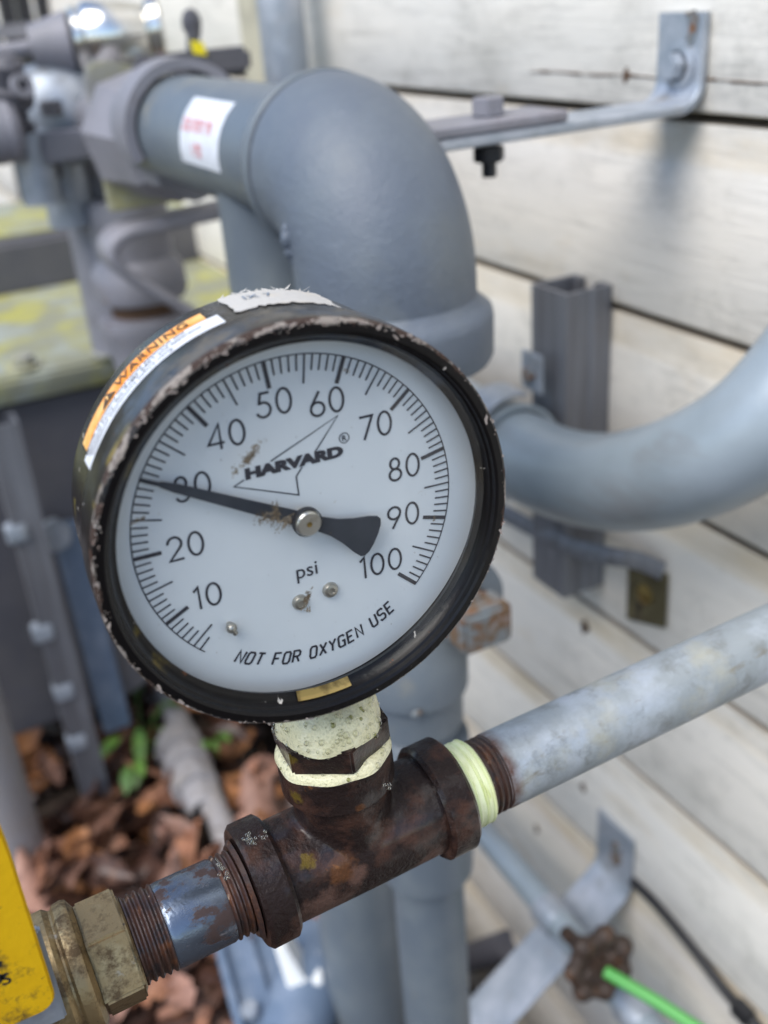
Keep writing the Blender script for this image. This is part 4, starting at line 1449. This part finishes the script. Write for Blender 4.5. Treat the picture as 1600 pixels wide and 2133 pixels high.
GL = {
    '0': (.62, [('c', ell(.31, .5, .27, .47)[:-1])]),
    '1': (.30, [('o', [(.02, .80), (.06, .82), (.22, .97), (.22, 0)])]),
    '2': (.60, [('o', ell(.30, .70, .255, .27, 175, -38) + [(.05, .03), (.58, .03)])]),
    '3': (.56, [('o', ell(.26, .735, .20, .235, 165, -82)), ('o', ell(.26, .265, .235, .245, 86, -165))]),
    '4': (.66, [('o', [(.64, .24), (.04, .24), (.50, .97), (.50, 0)])]),
    '5': (.58, [('o', [(.54, .94), (.20, .94), (.11, .53)] + ell(.26, .31, .27, .28, 122, -160))]),
    '6': (.60, [('c', ell(.31, .29, .265, .265)[:-1]), ('o', [(.42, .97), (.07, .42)])]),
    '7': (.56, [('o', [(.02, .94), (.55, .94), (.16, 0)])]),
    '8': (.58, [('c', ell(.29, .735, .19, .225)[:-1]), ('c', ell(.29, .265, .25, .245)[:-1])]),
    '9': (.60, [('c', ell(.29, .71, .265, .265)[:-1]), ('o', [(.18, .03), (.53, .58)])]),
}
TX = {
    'N': [[(0, 0), (0, 1), (.6, 0), (.6, 1)]], 'O': [[(.0, .15), (0, .85), (.12, 1), (.48, 1), (.6, .85), (.6, .15), (.48, 0), (.12, 0), (0, .15)]],
    'T': [[(0, 1), (.62, 1)], [(.31, 1), (.31, 0)]], 'F': [[(0, 0), (0, 1), (.58, 1)], [(0, .52), (.48, .52)]],
    'R': [[(0, 0), (0, 1), (.46, 1), (.6, .86), (.6, .62), (.46, .5), (0, .5)], [(.32, .5), (.6, 0)]],
    'X': [[(0, 0), (.62, 1)], [(0, 1), (.62, 0)]], 'Y': [[(0, 1), (.31, .5), (.62, 1)], [(.31, .5), (.31, 0)]],
    'G': [[(.6, .85), (.48, 1), (.12, 1), (0, .85), (0, .15), (.12, 0), (.6, 0), (.6, .48), (.34, .48)]],
    'E': [[(.58, 1), (0, 1), (0, 0), (.58, 0)], [(0, .52), (.46, .52)]],
    'U': [[(0, 1), (0, .15), (.12, 0), (.48, 0), (.6, .15), (.6, 1)]],
    'S': [[(.6, .85), (.48, 1), (.12, 1), (0, .87), (0, .64), (.12, .52), (.48, .5), (.6, .38), (.6, .13), (.48, 0), (.12, 0), (0, .15)]],
}
YP = -.00016
A0 = R_(-5.796)
KV = R_(2.7823)
RD = 40.67
q = MB()


def tick(v, r0, r1, w):
    a = A0 + KV * (v - 50)
    d, s_ = (math.sin(a), math.cos(a)), (math.cos(a) * w / 2, -math.sin(a) * w / 2)
    flat([(d[0] * r0 - s_[0], d[1] * r0 - s_[1]), (d[0] * r0 + s_[0], d[1] * r0 + s_[1]), (d[0] * r1 + s_[0], d[1] * r1 + s_[1]), (d[0] * r1 - s_[0], d[1] * r1 - s_[1])], YP - .00006, q)


for v in range(4, 101):
    if v % 10 == 0:
        tick(v, RD - 6.6, RD, 1.0)
    elif v % 5 == 0:
        tick(v, RD - 7.0, RD, .42)
    else:
        tick(v, RD - 3.9, RD, .40)
stroke(q, [(RD * math.sin(A0 + KV * (3.2 + 97 * i / 120 - 50)), RD * math.cos(A0 + KV * (3.2 + 97 * i / 120 - 50))) for i in range(121)], .30, YP)
q.build('scale_marks', m_ink, dial, smooth=0, local=True)
NUMS = {10: (-25.24, -14.02), 20: (-28.33, 0.46), 30: (-24.32, 14.78), 40: (-14.92, 25.31), 50: (-2.77, 30.34), 60: (9.96, 27.72), 70: (21.81, 19.02), 80: (28.51, 6.23), 90: (27.45, -7.07), 100: (20.19, -18.81)}
for v, (cx_, cy_) in NUMS.items():
    q = MB()
    h = 6.3
    s_ = str(v)
    w = sum(GL[c][0] for c in s_) + .17 * (len(s_) - 1)
    x = -w / 2
    for c in s_:
        for kind, pts in GL[c][1]:
            stroke(q, [(cx_ + (x + a) * h, cy_ + (b - .5) * h) for a, b in pts], .62, YP, kind == 'c')
        x += GL[c][0] + .17
    q.build('number', m_ink, dial, smooth=0, local=True)
q = MB()
stroke(q, [(-5.4, 16.3), (12.34, 23.7), (5.7, 15.9)], .34, YP)
stroke(q, [(-12.3, 13.3), (-14.9, 12.24), (.5, 6.0), (.36, 10.9), (2.1, 12.9)], .34, YP)
tx = text_mb('HARVARD', 4.0 * mm, lambda u, v: Vector((-11.9 * mm + u, YP - .00003, 13.0 * mm + v)), .07, .0, 1.18, .98)
xs = [v.x for v in tx.v]
zs = [v.z for v in tx.v]
fx, fz = 24.7 * mm / (max(xs) - min(xs)), 2.95 * mm / (max(zs) - min(zs))
mx_, mz_ = min(xs), min(zs)
tx.v = [Vector((-11.9 * mm + (v.x - mx_) * fx + (v.z - mz_) * fz * .02, v.y, 13.1 * mm + (v.z - mz_) * fz)) for v in tx.v]
q.add(tx.v, tx.f)
stroke(q, ell(13.4, 17.7, 1.25, 1.25)[:-1], .22, YP, True)
tx = text_mb('R', 2.0 * mm, lambda u, v: Vector((12.75 * mm + u, YP, 16.98 * mm + v)), .02)
q.add(tx.v, tx.f)
q.build('brand_print', m_ink, dial, smooth=0, local=True)
tx = text_mb('psi', 5.6 * mm, lambda u, v: Vector((-2.9 * mm + u, YP, -16.55 * mm + v)), .004, sx=1.0)
tx.build('unit_print', m_ink, dial, smooth=0, local=True)
q = MB()
msg = 'NOT FOR OXYGEN USE'
wl = [.62 if c != ' ' else .38 for c in msg]
hgt, gap = 3.3, .33
total = sum(wl) + gap * (len(msg) - 1)
a_beg, a_end = R_(-31.5), R_(34.5)
pos = 0
for c, w in zip(msg, wl):
    a = a_beg + (a_end - a_beg) * (pos + w / 2) / total
    if c != ' ':
        for pts in TX[c]:
            o2 = []
            for u, v in pts:
                du, rr = (u - .31) * hgt * .86 + (v - .5) * .55, 40.75 - v * hgt
                o2.append((rr * math.sin(a) + du * math.cos(a), -rr * math.cos(a) + du * math.sin(a)))
            stroke(q, o2, .56, YP)
    pos += w + gap
q.build('warning_print', m_ink, dial, smooth=0, local=True)
# screws and stop pin
for (sx_, sz_) in ((5.69, -22.17), (-2.6, -23.2)):
    q = MB().lathe([(0, .0021), (-.0006, .0021), (-.0012, .0017), (-.0014, .0010), (-.0009, .0009), (-.0008, 0)], (sx_ * mm, 0, sz_ * mm), Yax, 24)
    q.build('dial_screw', m_screw, ga, smooth=35, local=True)
q = MB().ball((-21.2 * mm, -.002, -23.6 * mm), .0014, 14)
q.cyl((-21.2 * mm, 0, -23.6 * mm), (-21.2 * mm, -.002, -23.6 * mm), .0008, 12)
q.tube([(-21.2 * mm, -.0012, -23.6 * mm), (-20.2 * mm, -.001, -26.2 * mm)], .0007, 10)
q.build('stop_pin', m_screw, ga, smooth=60, local=True)
# needle
YN = -.0036
hub = Vector((.40, .55))
tip = Vector((-36.0, 20.9))
d = (tip - hub).normalized()
nrm = Vector((-d.y, d.x))
Ln = (tip - hub).length


def nd(s_, w):
    p = hub + d * s_ + nrm * w
    return (p.x * mm, p.y * mm)


up_ = [nd(Ln, .32), nd(Ln - 4.0, .42), nd(Ln - 5.2, .75), nd(Ln - 8, 1.05), nd(3, 1.85), nd(0, 2.4)]
tail = [nd(-4, 1.9), nd(-8, 2.3), nd(-12, 3.4), nd(-16, 5.0), nd(-18.2, 5.55), nd(-19.2, 5.2), nd(-19.9, 3.8), nd(-20.25, 1.5), nd(-20.3, 0)]
half = up_ + tail
mir = lambda p: None
left = [(s_, w) for s_, w in ((Ln, .32), (Ln - 4.0, .42), (Ln - 5.2, .75), (Ln - 8, 1.05), (3, 1.85), (0, 2.4), (-4, 1.9), (-8, 2.3), (-12, 3.4), (-16, 5.0), (-18.2, 5.55), (-19.2, 5.2), (-19.9, 3.8), (-20.25, 1.5))]
q = MB()
nv = len(left)
vs = [(nd(a, b)[0], YN, nd(a, b)[1]) for a, b in left] + [(nd(a, -b)[0], YN, nd(a, -b)[1]) for a, b in left]
vs += [(x, y + .0005, z) for x, y, z in vs]
fs = []
N2 = 2 * nv
for i in range(nv - 1):
    fs.append((i, i + 1, nv + i + 1, nv + i))
    fs.append((i, i + 1, N2 + i + 1, N2 + i))
    fs.append((nv + i, nv + i + 1, N2 + nv + i + 1, N2 + nv + i))
fs += [(0, nv, N2 + nv, N2), (nv - 1, 2 * nv - 1, N2 + 2 * nv - 1, N2 + nv - 1)]
q.add(vs, fs)
needle = q.build('needle', m_needle, ga, smooth=20, local=True)
q = MB().lathe([(0, .0037), (-.0012, .0037), (-.0014, .0034)], (hub.x * mm, YN, hub.y * mm), Yax, 40)
q.build('hub_collar', m_ironblack, needle, smooth=35, local=True)
q = MB().lathe([(-.0010, .0033), (-.0020, .0032), (-.0024, .0028), (-.0024, .0007)], (hub.x * mm, YN, hub.y * mm), Yax, 40)
q.build('hub_cap', m_hub, needle, smooth=35, local=True)
q = MB().lathe([(-.0024, .0007), (-.0020, .0006), (-.0020, 0)], (hub.x * mm, YN, hub.y * mm), Yax, 16)
q.cyl((hub.x * mm, 0, hub.y * mm), (hub.x * mm, YN, hub.y * mm), .0015, 16)
q.build('pivot_pin', m_brassplain, needle, local=True)
# smears of dried mud on the window
q = MB()
ys = -.00835


def smear(cx_, cz_, ang, L, W, n, smin=.12, smax=.55, jag=1.0):
    ca, sa = math.cos(ang), math.sin(ang)
    for _ in range(n):
        u = max(-1.2, min(1.2, rnd.gauss(0, .45))) * L
        v = rnd.gauss(0, .45) * W
        s_ = smin + (smax - smin) * rnd.random() ** 2.2
        k = rnd.randint(5, 8)
        ph = rnd.random() * 6
        el = rnd.uniform(1.0, 2.6) * jag
        pl = []
        for i in range(k):
            t_ = ph + 2 * math.pi * i / k
            r = s_ * rnd.uniform(.5, 1.1)
            a, b = r * el * math.cos(t_), r * math.sin(t_)
            pl.append((cx_ + (u + a) * ca - (v + b) * sa, cz_ + (u + a) * sa + (v + b) * ca))
        flat(pl, ys - rnd.uniform(.00002, .00025), q)


smear(-12.4, 22.4, R_(42), 4.4, 1.2, 260, .05, .28)
smear(-16.3, 19.6, R_(60), 1.4, .8, 22, .08, .3)
smear(-8.2, 7.2, R_(80), 2.8, 1.4, 190, .05, .26)
smear(-10.8, 6.4, R_(-30), 2.8, 1.6, 150, .05, .24)
smear(-6.2, 4.2, R_(30), 2.8, 1.4, 180, .05, .26)
smear(-3.2, -17.5, R_(60), 3.0, .8, 90, .06, .36)
smear(-3.4, -20.8, R_(80), .8, .8, 18, .08, .3)
smear(-38.8, 14.0, R_(15), 1.5, .5, 22, .08, .3)
smear(32.0, -5.8, R_(60), .8, .4, 10, .12, .3)
smear(12.4, 37.2, R_(-50), 1.4, .4, 12, .06, .2)
for _ in range(150):
    a, r = rnd.uniform(0, 6.28), 43 * math.sqrt(rnd.random())
    smear(r * math.cos(a), r * math.sin(a), 0, .05, .05, 1, .05, .17, .6)
q.build('dirt_smear', m_dirt, ga, smooth=0, local=True)
# brass strip seen inside the case at the bottom
q = MB().lathe([(-.0069, .0450), (-.0089, .0468)], (0, 0, 0), Yax, 12, (0, 0, 1), R_(-97 + 0), R_(-79))
ang = [math.atan2(v.z, v.x) for v in q.v]
q.build('brass_strip', m_brassplain, ga, local=True)

# flakes of lifted paint along the bezel edge
q = MB()
for i in range(330):
    a = rnd.uniform(0, 2 * math.pi)
    if rnd.random() < .45:
        a = R_(rnd.gauss(100, 45))
    r = 51.1 - abs(rnd.gauss(0, .55))
    y = -.0117 if r < 50.4 else -.0117 + (r - 50.4) * .0009
    s_ = .1 + .42 * rnd.random() ** 3
    k = rnd.randint(5, 7)
    ph = rnd.random() * 6
    el = rnd.uniform(1, 3.2)
    ta = a + math.pi / 2 + rnd.gauss(0, .5)
    pl = []
    for j in range(k):
        t_ = ph + 2 * math.pi * j / k
        rr = s_ * rnd.uniform(.5, 1.1)
        u, v = rr * el * math.cos(t_), rr * math.sin(t_)
        pl.append(((r * math.cos(a) + u * math.cos(ta) - v * math.sin(ta)) * mm, y - rnd.uniform(.00004, .0003), (r * math.sin(a) + u * math.sin(ta) + v * math.cos(ta)) * mm))
    q.add(pl, [tuple(range(k))])
m_flake = M('lifted_paint_flakes', (.33, .28, .25), .8, layers=[dict(col=(.12, .055, .035), scale=180, lo=.55, hi=.62), dict(col=(.52, .48, .44), scale=240, lo=.58, hi=.66)])
o = q.build('paint_flakes', m_flake, ga, smooth=0, local=True)
tag(o, kind='stuff')

# labels on the case: u along the gauge axis (towards the back), angle a around it
RCs = .0498


def cs(u, a, d=0.0):
    return Vector(((RCs + d) * math.cos(a), u, (RCs + d) * math.sin(a)))


def case_patch(u0, u1, a0, a1, n, d, edge=None, nu=3):
    return grid_patch(lambda u, v, dd: cs(u, v, dd), u0, u1, R_(a0), R_(a1), nu, n, d, edge)


def rag(u, v, i, j):
    if i == 0 or i == 1:
        u += rnd.uniform(-.0009, .0009)
    if j == 0 or j == 1:
        v += rnd.uniform(-.02, .02)
    return u, v


q = case_patch(.0062, .0132, 154.5, 101, 40, .00015)
st = q.build('warning_label', m_label, ga, smooth=60, local=True)
q = case_patch(.0133, .0188, 152, 104, 40, .00018)
og = q.build('warning_band', m_orange, ga, smooth=60, local=True)


def lab(u0, a_start):
    # text runs clockwise (towards the top), letter tops point to the back of the case
    return lambda x, y: cs(u0 + y, R_(a_start) - x / RCs, .0004)


text_mb('WARNING', .0052, lab(.0143, 133.5), .006, sx=.80, spacing=1.12).build('warning_word', m_brown, og, smooth=0, local=True)
q = MB()
f_ = lab(.0141, 140.5)
for tri, mat in (([(0, 0), (.0054, 0), (.0027, .0044)], m_brown),):
    q.add([f_(*p) for p in tri], [(0, 1, 2)])
q.build('warning_triangle', m_brown, og, smooth=0, local=True)
q = MB()
f2 = lambda x, y: cs(.0141 + y, R_(140.5) - x / RCs, .0005)
q.add([f2(.0024, .0012), f2(.0030, .0012), f2(.0030, .0030), f2(.0024, .0030), f2(.0024, .0004), f2(.0030, .0004), f2(.0030, .0008), f2(.0024, .0008)], [(0, 1, 2, 3), (4, 5, 6, 7)])
q.build('exclamation_mark', m_orange, og, smooth=0, local=True)
for i, line in enumerate(('Misuse of product may cause explosion and', 'personal injury. See ASME B40.1 and apparatus', 'installation instructions before using.')):
    text_mb(line, .00205, lab(.0115 - .0021 * i, 152.6 - 1.0 * i), .003, sx=1.0).build('label_text', m_ink, st, smooth=0, local=True)
q = case_patch(.0100, .0240, 97, 67, 26, .0003, rag, 6)
pp_ = q.build('torn_label', m_paper, ga, smooth=60, local=True)
q = MB()
for i in range(26):
    a = rnd.uniform(67, 97)
    base = cs(.0245 + rnd.uniform(-.002, .001), R_(a), .0002)
    tipv = base + Vector((rnd.uniform(-.0022, .0022), rnd.uniform(0, .001), rnd.uniform(.0001, .0011)))
    w = Vector((rnd.uniform(.0002, .0007), 0, .0001))
    q.add([base - w, base + w, tipv], [(0, 1, 2)])
q.build('paper_fuzz', m_paper, pp_, smooth=0, local=True, recalc=False)
text_mb('IX 7', .0042, lambda x, y: cs(.017 + y, R_(92) - x / RCs, .0006), .004).build('label_text', m_bluegrey, pp_, smooth=0, local=True)
# brass stem
w_ = WM[ga].inverted()
q = MB()
q.lathe([(.046, .0062), (.054, .0062), (.0545, .0090), (.070, .0090), (.074, .0085)], TE @ Vector((bx, 0, 0)), TE.to_3x3() @ Vector((-.02, 0, 1)), 4)
q.build('stem_socket', m_brassplain, ga, smooth=20)
